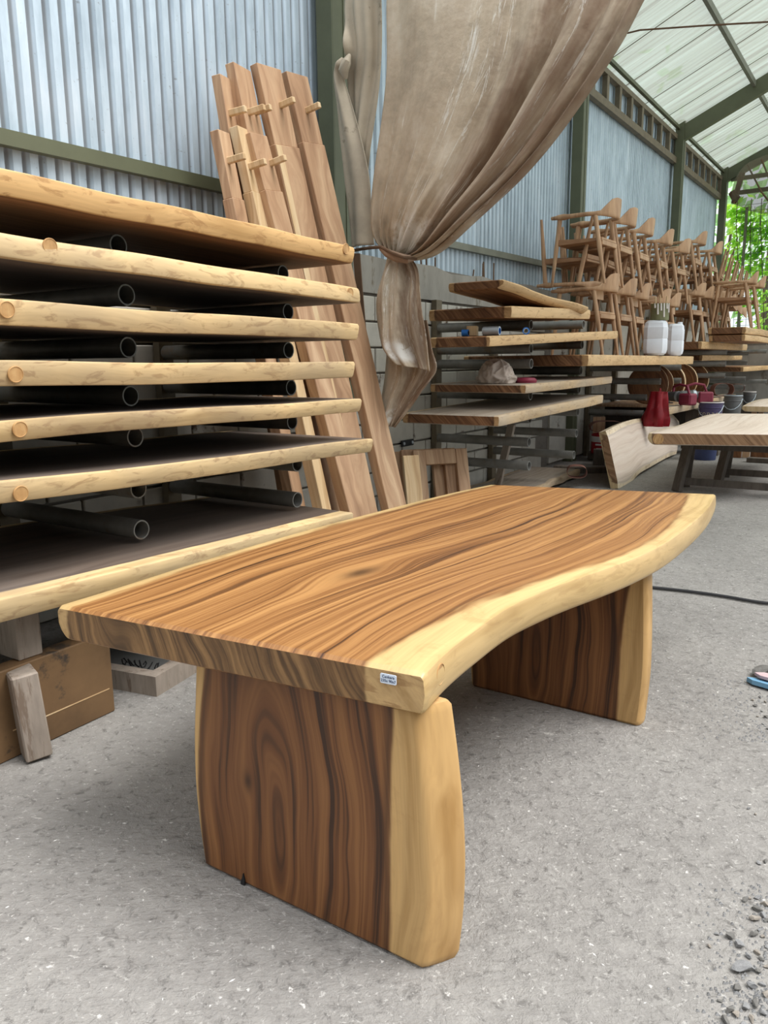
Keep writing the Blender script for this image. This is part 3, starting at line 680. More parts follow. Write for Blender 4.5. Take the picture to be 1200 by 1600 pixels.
ck.prism([(x0 - 0.009, 0.0), (x0 + 0.004, 0.0), (x0 + 0.006, 0.016), (x0 + 0.001, 0.034), (x0 - 0.003, 0.020), (x0 - 0.007, 0.012)], -0.0006, 0.004, M=Matrix.Rotation(math.pi / 2, 3, 'X'))
ck.v = [(v[0], v[1] + yl, v[2]) for v in ck.v]
centred(ck, tc).obj('crack_sliver', M_['black'], tl)  # thin black sliver laid on the leg face for the dark inside of a crack
y2 = at(735, 1072, z=0).y
fx2 = lambda px, py: at(px, py, y=y2).x
leg(y2, [fx2(735, 1072), fx2(731, 1020), fx2(735, 960), fx2(745, 900)], [fx2(1000, 1130), fx2(1010, 1040), fx2(1012, 960), fx2(1010, 900)], ZT - TT - 0.001, 0.085, 4)
# ------------------------------------------------------------------ left rack of slabs
XF = -2.34
rack_y = (1.04, 2.077, 3.112)
sl_pix = [  # left top px,y ; right tip top px,y ; left bottom y, right bottom y ; y start
    ((0, 262), (555, 386), 300, 413, 1.40), ((0, 361), (566, 449), 403, 471, 1.385), ((0, 468), (561, 508), 513, 531, 0.75), ((0, 563), (556, 565), 606, 589, 0.8),
    ((0, 656), (566, 621), 690, 642, 0.7), ((0, 753), (584, 685), 790, 706, 0.75), ((0, 938), (549, 800), 978, 812, 0.65)]
labels = ['topmost live-edge slab of the left rack, brown underside showing', 'second slab from the top of the left rack, round plug near its end', 'third slab from the top of the left rack with curly stains along its edge',
          'fourth slab from the top of the left rack, edge seen at eye level', 'fifth slab from the top of the left rack, greyish pink patch at its tip', 'sixth slab from the top of the left rack, dusty grey top face',
          'widest lowest slab of the left rack, pale live edge beside the table']
pipe_top = []
for i, ((lx, ly), (rx, ry), lb, rb_, y0) in enumerate(sl_pix):
    xf = XF if i < 6 else XF + 0.09
    a = at(lx, ly, x=xf); b = at(rx, ry, x=xf)
    if i == 6: b = at(rx, ry, x=xf - 0.10)
    t = (a.z - at(lx, lb, x=xf).z + (b.z - at(rx, rb_, x=xf).z)) / 2
    if i == 6: t = a.z - at(lx, lb, x=xf).z
    s_ = (b.z - a.z) / (b.y - a.y)
    zf = lambda y, a=a, s_=s_: a.z + s_ * (y - a.y)
    w1 = wob(20 + i, 0.010); w2 = wob(40 + i, 0.02)
    ye = b.y
    zb = wob(60 + i, 0.005)
    if i == 6:
        Rf2 = lambda s, w1=w1, zf=zf, y0=y0, ye=ye: (lerp(xf + 0.0, xf - 0.10, max(0, (s - 0.35) / 0.65) ** 1.3) + w1(s), lerp(y0, ye, s), zf(lerp(y0, ye, s)))
    else:
        Rf2 = lambda s, w1=w1, zf=zf, y0=y0, ye=ye, xf=xf, zb=zb: (xf + w1(s), lerp(y0, ye, s), zf(lerp(y0, ye, s)) + zb(s))
    yb_ = ye + (0.03 if i < 6 else 0.05)
    Lf2 = lambda s, w2=w2, zf=zf, y0=y0, ye=yb_: (-3.40 + w2(s), lerp(y0 + 0.01, ye, s), zf(lerp(y0, ye, s)) + zb(s))
    tilt = [(-0.006, 0.0), (-0.0015, 0.03), (0.0, 0.08), (-0.004, 0.5), (-0.012, 0.9), (-0.015, 0.97), (-0.022, 1.0)] if i != 1 else [(-0.014, 0.0), (-0.006, 0.05), (-0.002, 0.12), (0.002, 0.5), (0.002, 0.9), (0.0, 0.96), (-0.006, 1.0)]
    mb = slab_mesh(Lf2, Rf2, t, n=36, m=8, profR=tilt, sapL=0.05, sapR=0.02 + (0.06 if i == 6 else 0), gofs=(i * 1.7, i * 3.1, 0))
    c = Vector((-2.9, (y0 + ye) / 2, zf((y0 + ye) / 2) - t / 2))
    mats = [M_['slab_left'], M_['slab_left_end']]
    if i < 1:
        mats[0] = M_.setdefault('slab_top3', wood('raw_slab_oiled', lin(96, 62, 36), lin(140, 98, 62), lin(168, 124, 84), sap=lin(216, 176, 120), streak=14, rough=0.6, sapnoise=0.015, warp=0.04))
    so = centred(mb, c).obj('wood_slab', mats, smooth=True, angle=35, loc=c)
    tag(so, labels[i], 'slab', 'live-edge slabs on the left rack')
    zmin = lambda y: zf(y) - t + zb((y - y0) / (ye - y0))
    pipe_top.append((zf, t, zb, y0, ye))
    for (ppx, ppy) in {0: [(540, 389)], 1: [(78, 385), (549, 458)], 2: [(9, 484)], 3: [(22, 585)], 4: [(33, 671)], 5: [(30, 771)], 6: [(545, 806)]}[i]:
        if i == 6: continue
        p = at(ppx, ppy, x=xf); s = (p.y - y0) / (ye - y0); p.x = Rf2(s)[0] + 0.0012
        plug(so, p - c, Vector((1, 0, -0.1)), 0.026, M_['plug'])
def pipe(parent, y, z, x0, x1, r=0.041, mat=None, base=Vector((0, 0, 0)), rise=0.0, name='pipe'):
    a = Vector((x0, y, z)) - base; b = Vector((x1, y, z + rise)) - base; d = b - a; q = d.to_track_quat('Z', 'Y').to_matrix(); L = d.length
    return MB().lathe([(r, 0), (r, L), (r * 0.86, L), (r * 0.86, L - 0.25)], seg=20, M=q, c=a, cap=False).add([tuple(a + q @ Vector((r * 0.86 * math.cos(k * .628), r * 0.86 * math.sin(k * .628), L - 0.25))) for k in range(10)], [tuple(range(10))], mi=0).obj(name, mat or M_['pipe'], parent, smooth=True, angle=50)
rk = empty('cantilever_rack', 'rack of grey steel pipes sticking out of the block wall at left', 'rack', (-3.5, 2.1, 0))
rb = Vector((-3.5, 2.1, 0))
tipsL = [172, 185, 188, 192, 200, 205, 210]; tipsR = [432, 440, 441, 445, 447, 455, 455]
tzL = [366, 449, 531, 612, 689, 768, 838]; tzR = [407, 474, 540, 602, 665, 729, 780]
for k in range(7):
    for j, y in enumerate(rack_y):
        if k < 6:
            zf, t, zb, ya, yb = pipe_top[k]
            z = zf(y) - t - 0.041 - 0.003 + min(zb((y - ya) / (yb - ya)) - 0.004, 0)
            if j == 0 and y < ya: z -= 0.0
        else:
            z = at(210, 838, y=rack_y[1]).z if j < 2 else at(455, 780, y=rack_y[2]).z
            zf, t, zb, ya, yb = pipe_top[6]; z = max(z, zf(min(y, yb)) + 0.06)
        xt = at(tipsL[k] + 12, tzL[k], y=rack_y[1]).x if j < 2 else at(tipsR[k] + 10, tzR[k], y=rack_y[2]).x
        pipe(rk, y, z, XW + 0.012, xt, base=rb)
for y in rack_y:
    MB().box(Vector((XW + 0.036, y, 0.93)) - rb, (0.05, 0.10, 1.86)).obj('upright', M_['strut'], rk)
# supports under the lowest slab
zf7, t7, zb7, ya7, yb7 = pipe_top[6]
bp = [at(-60, 1158, z=0), at(186, 1113, z=0)]
xp = bp[1].x; zpt = at(178, 990, x=xp).z
pb = MB().box((0, 0, 0), (0.075, 1.0, zpt), ch=0.004).obj('plank_on_edge', M_['brown_board'], loc=(xp - 0.045, bp[1].y - 0.5, zpt / 2 + 0.001), rot=(0, 0, 0.03))
tag(pb, 'stained brown plank standing on edge under the lowest left slab', 'board')
MB().box((0.038, 0.28, -0.06), (0.002, 0.40, 0.004)).obj('scratch', M_['plank_light'], pb)
zs = zf7(1.25) - t7
py_ = at(42, 980, x=xp - 0.05)
sb = MB().box((0, 0, 0), (0.12, 0.09, zs - zpt - 0.003), ch=0.004).obj('spacer_block', M_['grey_wood'], loc=(xp - 0.10, py_.y, (zs + zpt) / 2 + 0.0)); tag(sb, 'grey spacer block on the brown plank holding up the slab', 'block')
g0 = at(54, 1188, z=0); gtop = at(36, 1052, x=g0.x - 0.03)
gw_ = (at(72, 1186, z=0) - at(34, 1190, z=0)).length
gb = MB().box((0, 0, 0), (0.14, 0.085, gtop.z), ch=0.005).obj('post_offcut', M_['grey_wood'], loc=(g0.x - 0.045, g0.y + 0.02, gtop.z / 2 + 0.008), rot=(0.07, -0.02, -0.35)); tag(gb, 'grey square post offcut leaning upright before the brown plank', 'block')
# mitred grey frame lying on the floor
f0 = at(245, 1089, z=0); f1 = at(305, 1052, z=0)
fe = empty('mitred_frame', 'grey mitred wooden frame lying on the floor behind the table leg', 'frame', (f0.x, f0.y, 0))
fe.rotation_euler = (0, 0, math.atan2(-(f1.x - f0.x), f1.y - f0.y))
rw, rh, FL, FW = 0.055, 0.085, 0.95, 0.62
def rail_m(poly): return MB().prism(poly, 0.0, rh)
rail_m([(0, 0), (0, FL), (-rw, FL - rw), (-rw, rw)]).obj('rail', M_['grey_wood'], fe)
rail_m([(0, 0), (-rw, rw), (-FW + rw, rw), (-FW, 0)]).obj('rail', M_['grey_wood'], fe)
rail_m([(-FW, 0), (-FW + rw, rw), (-FW + rw, FL - rw), (-FW, FL)]).obj('rail', M_['grey_wood'], fe)
rail_m([(0, FL), (-FW, FL), (-FW + rw, FL - rw), (-rw, FL - rw)]).obj('rail', M_['grey_wood'], fe)
M_['slate'] = plain('dark_grey_panel', lin(84, 84, 82), 0.8, var=0.2, scale=6)
pn = MB().box((-FW / 2, FL / 2, 0.055), (FW - 2 * rw - 0.004, FL - 2 * rw - 0.004, 0.02)).obj('panel', M_['slate'], fe); pn['label'] = 'dark grey panel with black scribbles'
sc_ = MB()
fi = Matrix.Rotation(-fe.rotation_euler.z, 4, 'Z') @ Matrix.Translation((-f0.x, -f0.y, 0))
for k in range(6):
    px = 193 + k * 10; py = 1034 + k * 1.5
    pts = [fi @ at(px + 4.0 * math.cos(a * 1.1 + k) + a * 0.7, py + 5.5 * math.sin(a * 1.3 + 2 * k), z=0.066) for a in range(6)]
    sc_.tube([(p.x, p.y, 0.0665) for p in pts], 0.0028, 4)
sc_.obj('scribble', M_['black'], pn)
# ------------------------------------------------------------------ planks leaning on the girt behind the rack
def plank(top_px, foot, w, th, yaw, mat, label, tenon=0.30, pegs=((0.0, 0.12),), tshift=0.0, xt=-3.40, tw=None, strip=None):
    T = at(top_px[0], top_px[1], x=xt); Fv = Vector(foot); d = T - Fv; L = d.length; dz = d.normalized()
    x = Vector((math.cos(yaw), math.sin(yaw), 0)); x = (x - dz * x.dot(dz)).normalized(); y = dz.cross(x)
    m4 = Matrix((x, y, dz)).transposed().to_4x4(); m4.translation = Fv
    o = bpy.data.objects.new('mortised_plank', None); COL.objects.link(o); o.matrix_world = m4
    tag(o, label, 'plank', 'jointed planks leaning on the wall')
    MB().box((0, 0, (L - tenon) / 2), (th, w, L - tenon), ch=0.004).obj('board', mat, o)
    MB().box((0, tshift, L - tenon / 2), (th * 0.82, (tw or w * 0.94), tenon), ch=0.003).obj('tenon', mat, o)
    if strip: MB().box((th / 2 + 0.0015, -w / 2 + w * 0.12, (L - tenon) / 2), (0.003, w * 0.22, L - tenon - 0.01)).obj('sapwood_strip', M_['plank_light'], o)
    for py, pz in pegs:
        MB().box((th / 2 + 0.03, py, L - pz), (0.14, 0.03, 0.035), ch=0.004).obj('peg', M_['plank_light'], o)
    return o
plank((459, 118), (-2.86, 4.58, 0.02), 0.24, 0.07, 0.05, M_['plank'], 'tallest jointed plank at the right end of the leaning row', 0.42, ((0.01, 0.22),))
plank((415, 106), (-2.92, 4.28, 0.02), 0.25, 0.07, 0.05, M_['plank'], 'jointed plank with pale sapwood strip, second from the right end of the row', 0.46, ((0.03, 0.22),), strip=True)
plank((372, 106), (-2.98, 3.98, 0.02), 0.22, 0.07, 0.25, M_['plank'], 'tall jointed plank with two pegs at its head, third from the right end', 0.5, ((-0.04, 0.26), (0.05, 0.24)))
plank((347, 122), (-3.12, 3.74, 0.02), 0.15, 0.07, 0.25, M_['plank'], 'tall jointed plank behind the short ones at the left of the row', 0.5, ((-0.03, 0.2),))
plank((398, 212), (-2.79, 4.02, 0.02), 0.19, 0.07, 0.15, M_['plank'], 'shorter jointed plank with one long peg, in front of the tall ones', 0.32, ((0.05, 0.16),), xt=-3.28)
plank((372, 201), (-2.86, 3.78, 0.02), 0.12, 0.07, 0.25, M_['plank_light'], 'short pale jointed plank with two pegs, leftmost but one', 0.36, ((-0.02, 0.22),), xt=-3.30)
plank((343, 207), (-2.96, 3.64, 0.02), 0.13, 0.07, 0.25, M_['plank'], 'short jointed plank at the left end of the leaning row', 0.36, ((-0.02, 0.16),), xt=-3.30)
# ------------------------------------------------------------------ small frames leaning beyond the rack
def small_frame(x, y, yaw, lean, w, h, label, th=0.05):
    o = empty('panel_frame', label, 'frame', (x, y, 0.001), group='small open wooden frames'); o.rotation_euler = (0, 0, 0)
    o.matrix_world = Matrix.Translation((x, y, 0.002)) @ Matrix.Rotation(yaw, 4, 'Z') @ Matrix.Rotation(-lean, 4, 'X')
    r = 0.10
    for cx, cw in ((-w / 2 + r / 2, r), (w / 2 - r / 2, r)): MB().box((cx, 0, h / 2), (cw, th, h), ch=0.004).obj('stile', M_['plank'], o)
    for cz in (r * 0.6, h - r * 0.6): MB().box((0, 0, cz), (w - 2 * r - 0.001, th * 0.9, r * 1.2), ch=0.003).obj('rail', M_['plank'], o)
    return o
fb = at(706, 770, x=-3.05)
for k, (px, py, hh, lb) in enumerate([(672, 790, 0.64, 'open wooden frame with square hole, front one of the small leaning frames'), (648, 800, 0.64, 'second of the small leaning frames, mostly hidden'), (632, 806, 0.62, 'third small leaning frame, nearest the planks')]):
    p = at(px, py + 60, x=-2.98 - 0.0 * k)
    small_frame(-2.93 - 0.10 * k, 5.36 - 0.02 * k, 0.85, 0.30, 0.46, hh, lb)
bd = MB().box((0, 0, 0.31), (0.13, 0.04, 0.62), ch=0.005).obj('loose_board', M_['plank_light']); tag(bd, 'loose pale board leaning on the front small frame', 'board')
bd.matrix_world = Matrix.Translation((-3.00, 5.02, 0.004)) @ Matrix.Rotation(0.85, 4, 'Z') @ Matrix.Rotation(-0.30, 4, 'X')
kp = at(636, 692, x=XW + 0.01)
br = MB().box((0, 0, 0), (0.012, 0.20, 0.055), ch=0.003).obj('bracket_plate', M_['black'], loc=(XW + 0.014, kp.y, kp.z)); tag(br, 'small black bracket plate with two silver bolts on the block wall', 'bracket')
for s in (-0.07, 0.07): MB().lathe([(0.014, 0), (0.014, 0.008), (0.008, 0.012)], seg=10, M=Matrix.Rotation(math.pi / 2, 3, 'Y'), c=(0.006, s, 0)).obj('bolt', M_['silver'], br)
# ------------------------------------------------------------------ tarpaulin curtain tied back at the first post
YC = 4.62
def sheet(Lpx, Rpx, nu, nv, fold, plane=YC, ext=(0, 0), uofs=0.0):
    vs = []; gc = []; fs = []
    for j in range(nv + 1):
        v = j / nv
        a = poly_at([(p[0], p[1], 0) for p in Lpx], v); b = poly_at([(p[0], p[1], 0) for p in Rpx], v)
        A = at(a[0], a[1], y=plane); B = at(b[0], b[1], y=plane)
        for i in range(nu + 1):
            u = i / nu; p = A.lerp(B, u); off, dz = fold(u, v, (B - A).length)
            p.y += off; p.z += dz; vs.append(p); gc.append((u + uofs, v, 0))
    for j in range(nv):
        for i in range(nu):
            q = j * (nu + 1) + i; fs.append((q, q + 1, q + nu + 2, q + nu + 1))
    return MB().add(vs, fs, gc, [1.0] * len(vs))
def sm(a, b, x): t = min(1, max(0, (x - a) / (b - a))); return t * t * (3 - 2 * t)
rt = random.Random(5); PH = [rt.uniform(0, 6.28) for _ in range(8)]
def fold_main(u, v, w):
    g = 0.4 + 0.6 * sm(0.0, 0.75, v)
    k = sm(0.35, 0.95, v)
    o = 0.045 * math.sin(2 * math.pi * (1.5 * u + 0.2 * v) + PH[0]) * (1 - 0.5 * v)
    o += 0.030 * k * (abs(math.sin(math.pi * (4.3 * u + 0.5 * v) + PH[1])) ** 0.6 - 0.5) + 0.013 * k * math.sin(2 * math.pi * (11 * u - 0.6 * v) + PH[2])
    o += 0.014 * sm(0.7, 1.0, v) * math.sin(2 * math.pi * 21 * u + PH[3])
    o += 0.05 * sm(0.16, 0.0, u) * math.sin(6 * v + 1) + 0.02 * math.exp(-((u - 0.06) / 0.03) ** 2)
    o += -0.20 * sm(0.0, 0.35, u) * sm(1.0, 0.65, v) * sm(0, 0.5, v)
    # rolled lip along the free edge
    o += 0.15 * math.exp(-((u - 0.74) / 0.055) ** 2) * (1 - 0.6 * sm(0.8, 1, v)) + 0.05 * math.exp(-((u - 0.58) / 0.05) ** 2) * sm(0, .5, v)
    o += -0.15 * sm(0.775, 0.800, u) * (1 - 0.35 * sm(0.7, 1, v)) + 0.05 * sm(0.85, 0.91, u) - 0.045 * sm(0.915, 0.93, u) + 0.035 * sm(0.955, 0.97, u) - 0.03 * sm(0.975, 0.985, u) + 0.08 * sm(0.985, 1.0, u)
    o += 0.012 * math.sin(9 * v + 5 * u) * math.sin(7 * u + PH[4])
    return o * (1 - 0.5 * sm(0.9, 1, v)), 0
main = sheet([(622, -140), (610, -60), (606, 0), (609, 110), (604, 190), (594, 270), (587, 335), (588, 372), (604, 398)],
             [(1110, -140), (1064, -60), (1026, 0), (985, 92), (915, 200), (838, 290), (752, 362), (690, 398), (636, 408)], 150, 70, fold_main)
tc2 = at(612, 395, y=YC); 
tp = centred(main, tc2).obj('tarpaulin_curtain', M_['tarp'], smooth=True, loc=tc2, angle=180)
tag(tp, 'dirty beige tarpaulin gathered aside and tied in a knot at the post', 'tarpaulin')
def solid(o, th): m = o.modifiers.new('thick', 'SOLIDIFY'); m.thickness = th; m.offset = 0
solid(tp, 0.006)
def fold_tail(u, v, w):
    o = 0.035 * math.sin(2 * math.pi * (1.6 * u) + 0.6) * sm(0, 0.3, v) + 0.018 * math.sin(2 * math.pi * (4.3 * u + 0.2 * v) + 1) + 0.010 * math.sin(2 * math.pi * 9 * u + 2) * (1 - v)
    o += -0.10 * math.sin(math.pi * u) * sm(0, 0.5, v)
    o += 0.015 * math.sin(11 * v + 6 * u)
    return o - 0.02, 0
tail = sheet([(606, 396), (596, 425), (588, 465), (588, 510), (594, 540), (614, 564)], [(642, 402), (656, 425), (664, 462), (669, 505), (674, 548), (681, 580)], 48, 40, fold_tail, YC - 0.03, uofs=0.0)
t2 = centred(tail, tc2).obj('tail', M_['tarp'], tp, smooth=True, angle=180); solid(t2, 0.006)
def fold_low(u, v, w):
    return 0.05 + 0.02 * math.sin(2 * math.pi * 1.3 * u + 2) + 0.012 * math.sin(2 * math.pi * 3.7 * u + v * 2) - 0.05 * math.sin(math.pi * u), 0
low = sheet([(600, 500), (596, 545), (592, 590), (586, 630), (587, 652), (600, 664)], [(664, 500), (672, 545), (679, 578), (656, 612), (636, 640), (613, 668)], 30, 30, fold_low, YC - 0.02, uofs=0.1)
t3 = centred(low, tc2).obj('tail_lower', M_['tarp'], tp, smooth=True, angle=180); solid(t3, 0.006)
# the knot: a bunched roll and its rope
kn = MB()
for k in range(7):
    q = k / 6; p = lerp(600, 646, q), lerp(394, 404, q)
c0 = [at(596, 388, y=YC - 0.09), at(606, 396, y=YC - 0.13), at(620, 402, y=YC - 0.15), at(636, 405, y=YC - 0.13), at(650, 402, y=YC - 0.05)]
kn.tube(c0, [0.018, 0.028, 0.032, 0.028, 0.018], 10)
centred(kn, tc2).obj('knot', M_['tarp_fold'], tp, smooth=True)
rp = MB().tube([Vector((XW + 0.10, 4.76, at(556, 392, y=4.74).z)), at(566, 389, y=4.66), at(580, 387, y=YC - 0.03), at(596, 386, y=YC - 0.12), at(612, 395, y=YC - 0.19), at(630, 402, y=YC - 0.19), at(650, 404, y=YC - 0.07)], 0.011, 8)
centred(rp, tc2).obj('tie_rope', M_['rope'], tp, smooth=True)
# narrow grey sheet hanging beside the post
def fold_dr(u, v, w):
    return 0.02 * math.sin(2 * math.pi * 1.4 * u + 0.5) + 0.012 * math.sin(2 * math.pi * (3.3 * u + v) + 2) + 0.02 * math.sin(13 * v + 3 * u) - 0.07 * sm(0.3, 0.0, u) * math.exp(-((v - 0.38) / 0.06) ** 2), 0
dr = sheet([(536, -120), (536, -50), (538, 10), (548, 70), (541, 112), (545, 180), (549, 250), (552, 320), (556, 384)],
           [(599, -120), (598, -50), (597, 10), (593, 90), (587, 170), (579, 236), (572, 290), (570, 340), (572, 380)], 24, 60, fold_dr, 4.70)
c4 = at(560, 200, y=4.70); d4 = centred(dr, c4).obj('hanging_sheet', M_['tarp_grey'], smooth=True, loc=c4, angle=180); solid(d4, 0.005)
tag(d4, 'narrow greyish tarpaulin strip hanging beside the olive post', 'tarpaulin')
fl_ = sheet([(541, 96), (534, 108), (528, 124), (535, 170), (541, 230), (547, 300), (552, 350), (556, 388)], [(549, 96), (547, 110), (545, 128), (558, 175), (573, 228), (585, 280), (589, 335), (591, 384)], 14, 50,
    lambda u, v, w: (-0.07 + 0.02 * math.sin(2 * math.pi * 1.2 * u + 1) + 0.012 * math.sin(9 * v + 4 * u) - 0.03 * math.exp(-((v - 0.12) / 0.08) ** 2), 0), 4.70)
o_ = centred(fl_, c4).obj('turned_edge', M_['tarp_grey'], d4, smooth=True); solid(o_, 0.005)
kk = MB().tube([at(546, 86, y=4.64), at(541, 98, y=4.60), at(537, 110, y=4.60), at(540, 124, y=4.62)], [0.012, 0.034, 0.036, 0.014], 9)
centred(kk, c4).obj('knot', M_['tarp_grey'], d4, smooth=True)
stp = MB()
pts = [at(556, 396, y=4.62), at(560, 450, y=4.62), at(566, 520, y=4.62), at(571, 590, y=4.62), at(578, 650, y=4.62)]
vs = []
for p in pts: vs += [p + Vector((-0.025, 0, 0)), p + Vector((0.025, 0.01, 0)), p + Vector((0.025, 0.018, 0)), p + Vector((-0.025, 0.008, 0))]
fs = [(i * 4 + k, i * 4 + (k + 1) % 4, i * 4 + 4 + (k + 1) % 4, i * 4 + 4 + k) for i in range(4) for k in range(4)] + [(0, 3, 2, 1), (16, 17, 18, 19)]
centred(stp.add(vs, fs), c4).obj('hanging_strap', M_['rope'], d4)
# ------------------------------------------------------------------ middle rack
Y1, Y2 = 6.31, 7.52
rk2 = empty('cantilever_rack', 'rack of grey steel pipes on the block wall beyond the tarpaulin', 'rack', (-3.5, 6.9, 0)); rb2 = Vector((-3.5, 6.9, 0))
def simple_slab(name, label, Lpx, Cpx, Fpx, xc, xf, t, mats, group=None, sapL=0.05, sapR=0.04, wav=0.02, seed=0, yb=None, xb=None, prof=None, zflat=None, yext=-0.05):
    C = at(*Cpx, x=xc) if zflat is None else at(*Cpx, z=zflat)
    F = at(*Fpx, x=xf) if zflat is None else at(*Fpx, z=zflat)
    Lb = at(*Lpx, y=C.y + 0.0)
    xb = xb if xb is not None else max(Lb.x, XW + 0.05)
    w1 = wob(seed, wav); w2 = wob(seed + 7, wav)
    s_ = (F.z - C.z) / (F.y - C.y); zf = lambda y: C.z + s_ * (y - C.y)
    Rf = lambda s: (lerp(C.x, F.x, s) + w1(s) * math.sin(math.pi * s), lerp(C.y, F.y, s), zf(lerp(C.y, F.y, s)))
    Lf = lambda s: (xb + w2(s) * 0.5, lerp(C.y, F.y + yext, s), zf(lerp(C.y, F.y + yext, s)))
    mb = slab_mesh(Lf, Rf, t, n=24, m=6, profR=prof, sapL=sapL, sapR=sapR, gofs=(seed * 0.9, seed * 2.3, 0))
    c = Vector(((C.x + xb) / 2, (C.y + F.y) / 2, zf((C.y + F.y) / 2) - t / 2))
    o = centred(mb, c).obj(name, mats, smooth=True, loc=c, angle=35)
    tag(o, label, 'slab', group)
    return o, (lambda y: zf(y) - t), C, F
GM = 'live-edge slabs on the middle rack'
DK = [M_['slab_brown'], M_['slab_dark_end']]; DU = [M_['slab_dusty'], M_['slab_dark_end']]
tiltp = [(-0.016, 0.0), (-0.005, 0.06), (0.0, 0.2), (-0.006, 0.5), (-0.03, 0.8), (-0.045, 0.94), (-0.06, 1.0)]
S_a = simple_slab('wood_slab', 'topmost slab of the middle rack, tilted with a dark sawn end', (700, 446), (788, 436), (920, 479), -2.46, -2.40, 0.065, DK, GM, seed=101, wav=0.03, prof=tiltp)
S_b = simple_slab('wood_slab', 'second slab of the middle rack with a pale square corner', (668, 481), (800, 478), (923, 484), -2.46, -2.46, 0.085, DK, GM, seed=102, sapR=0.06)
S_c = simple_slab('wood_slab', 'third slab of the middle rack with tape rolls lying on it', (672, 527), (766, 525), (966, 517), -2.50, -2.36, 0.075, DK, GM, seed=103, sapR=0.03)
S_e = simple_slab('wood_slab', 'slab of the middle rack carrying the grey rag bundle', (673, 601), (822, 601), (957, 588), -2.42, -2.42, 0.07, DU, GM, seed=104)
S_f = simple_slab('wood_slab', 'lowest raised slab of the middle rack, jutting out furthest left', (630, 650), (780, 650), (943, 617), -2.42, -2.40, 0.08, DU, GM, seed=105)
S_d = simple_slab('wood_slab', 'long dark-ended slab carrying the chairs and the white cans', (725, 554), (920, 554), (1084, 557), -2.30, -2.30, 0.10, DK, GM, seed=106, sapR=0.06, yext=1.3)
tp1 = [(826, 465), (830, 505), (830, 545), (830, 581), (829, 620), (828, 657), (827, 691), (827, 728)]
under = {0: S_a, 1: S_b, 2: S_c, 4: S_e, 5: S_f}
for k, (px, py) in enumerate(tp1):
    q = at(px, py, y=Y1); z = q.z
    if k in under: z = under[k][1](Y1) - 0.041 - 0.004
    if k == 3: z = (under[2][1](Y1) + under[4][1](Y1) + 0.07) / 2 - 0.01
    pipe(rk2, Y1, z, XW + 0.012, q.x, base=rb2)
for k, (px, py) in enumerate([(915, 470), (912, 507), (910, 541), (908, 577), (905, 612), (903, 644), (901, 677), (897, 711)]):
    if k == 0: continue
    q = at(px, py, y=Y2); z = q.z
    if k in under: z = under[k][1](Y2) - 0.045 if Y2 < under[k][3].y - 0.05 else z
    if k == 3: z = S_d[1](Y2) - 0.045
    pipe(rk2, Y2, z, XW + 0.012, q.x, base=rb2)
for y in (Y1, Y2): MB().box(Vector((XW + 0.036, y, 0.93)) - rb2, (0.05, 0.10, 1.86)).obj('upright', M_['strut'], rk2)
fs_ = simple_slab('wood_slab', 'pale slab lying near the floor under the middle rack', (690, 757), (812, 772), (907, 733), 0, 0, 0.07, DU, None, seed=107, zflat=0.10, xb=-3.5, wav=0.05)[0]
for yy in (6.6, 9.2):
    b_ = MB().box((0, 0, 0), (0.7, 0.09, 0.028), ch=0.003).obj('bearer', M_['grey_wood'], loc=(-3.15, yy, 0.0145)); tag(b_, 'flat bearer under the pale slab near the floor, %s one' % ('nearer' if yy < 7 else 'farther'), 'block')
# things on the middle rack
def ztop_at(S, y, t): return S[1](y) + t
cy_ = S_c[2].y
def on(px, z): return at(px, 600, x=-2.6)
p = at(738, 521, y=5.52); z3 = ztop_at(S_c, 5.52, 0.075)
wb = MB().box((0, 0, 0), (0.08, 0.09, 0.075), ch=0.004).obj('wood_offcut', M_['plank_light'], loc=(p.x, p.y, z3 + 0.039), rot=(0, 0, 0.3)); tag(wb, 'small square wood offcut on the third slab of the middle rack', 'block')
def roll(px, L, r, yaw, mat, label, dx=0.0, name='tape_roll'):
    yy = 5.5 + dx; q = at(px, 521, y=yy); zz = ztop_at(S_c, yy, 0.075)
    M = Matrix.Rotation(yaw, 3, 'Z') @ Matrix.Rotation(math.pi / 2, 3, 'Y')
    o = MB().lathe([(r * 0.7, -L / 2), (r, -L / 2), (r, L / 2), (r * 0.7, L / 2), (r * 0.7, -L / 2)], seg=18, M=M, cap=False).obj(name, mat[0], loc=(q.x, yy, zz + r + 0.001), smooth=True)
    MB().lathe([(r * 0.69, -L / 2 - 0.002), (r * 0.69, L / 2 + 0.002), (r * 0.6, L / 2 + 0.002), (r * 0.6, -L / 2 - 0.002), (r * 0.69, -L / 2 - 0.002)], seg=18, M=M, cap=False).obj('core', mat[1], o, smooth=True)
    return tag(o, label, 'roll')
roll(727, 0.05, 0.026, 0.2, (M_['blue_tape'], M_['black']), 'small blue tape roll beside the square wood offcut', -0.06)
roll(768, 0.13, 0.034, 0.1, (M_['silver'], M_['blue_tape']), 'silver sandpaper roll with blue core, middle of the three rolls')
roll(822, 0.07, 0.026, -1.2, (M_['blue_tape'], M_['silver']), 'blue and silver tape ring at the right of the rolls', 0.02)
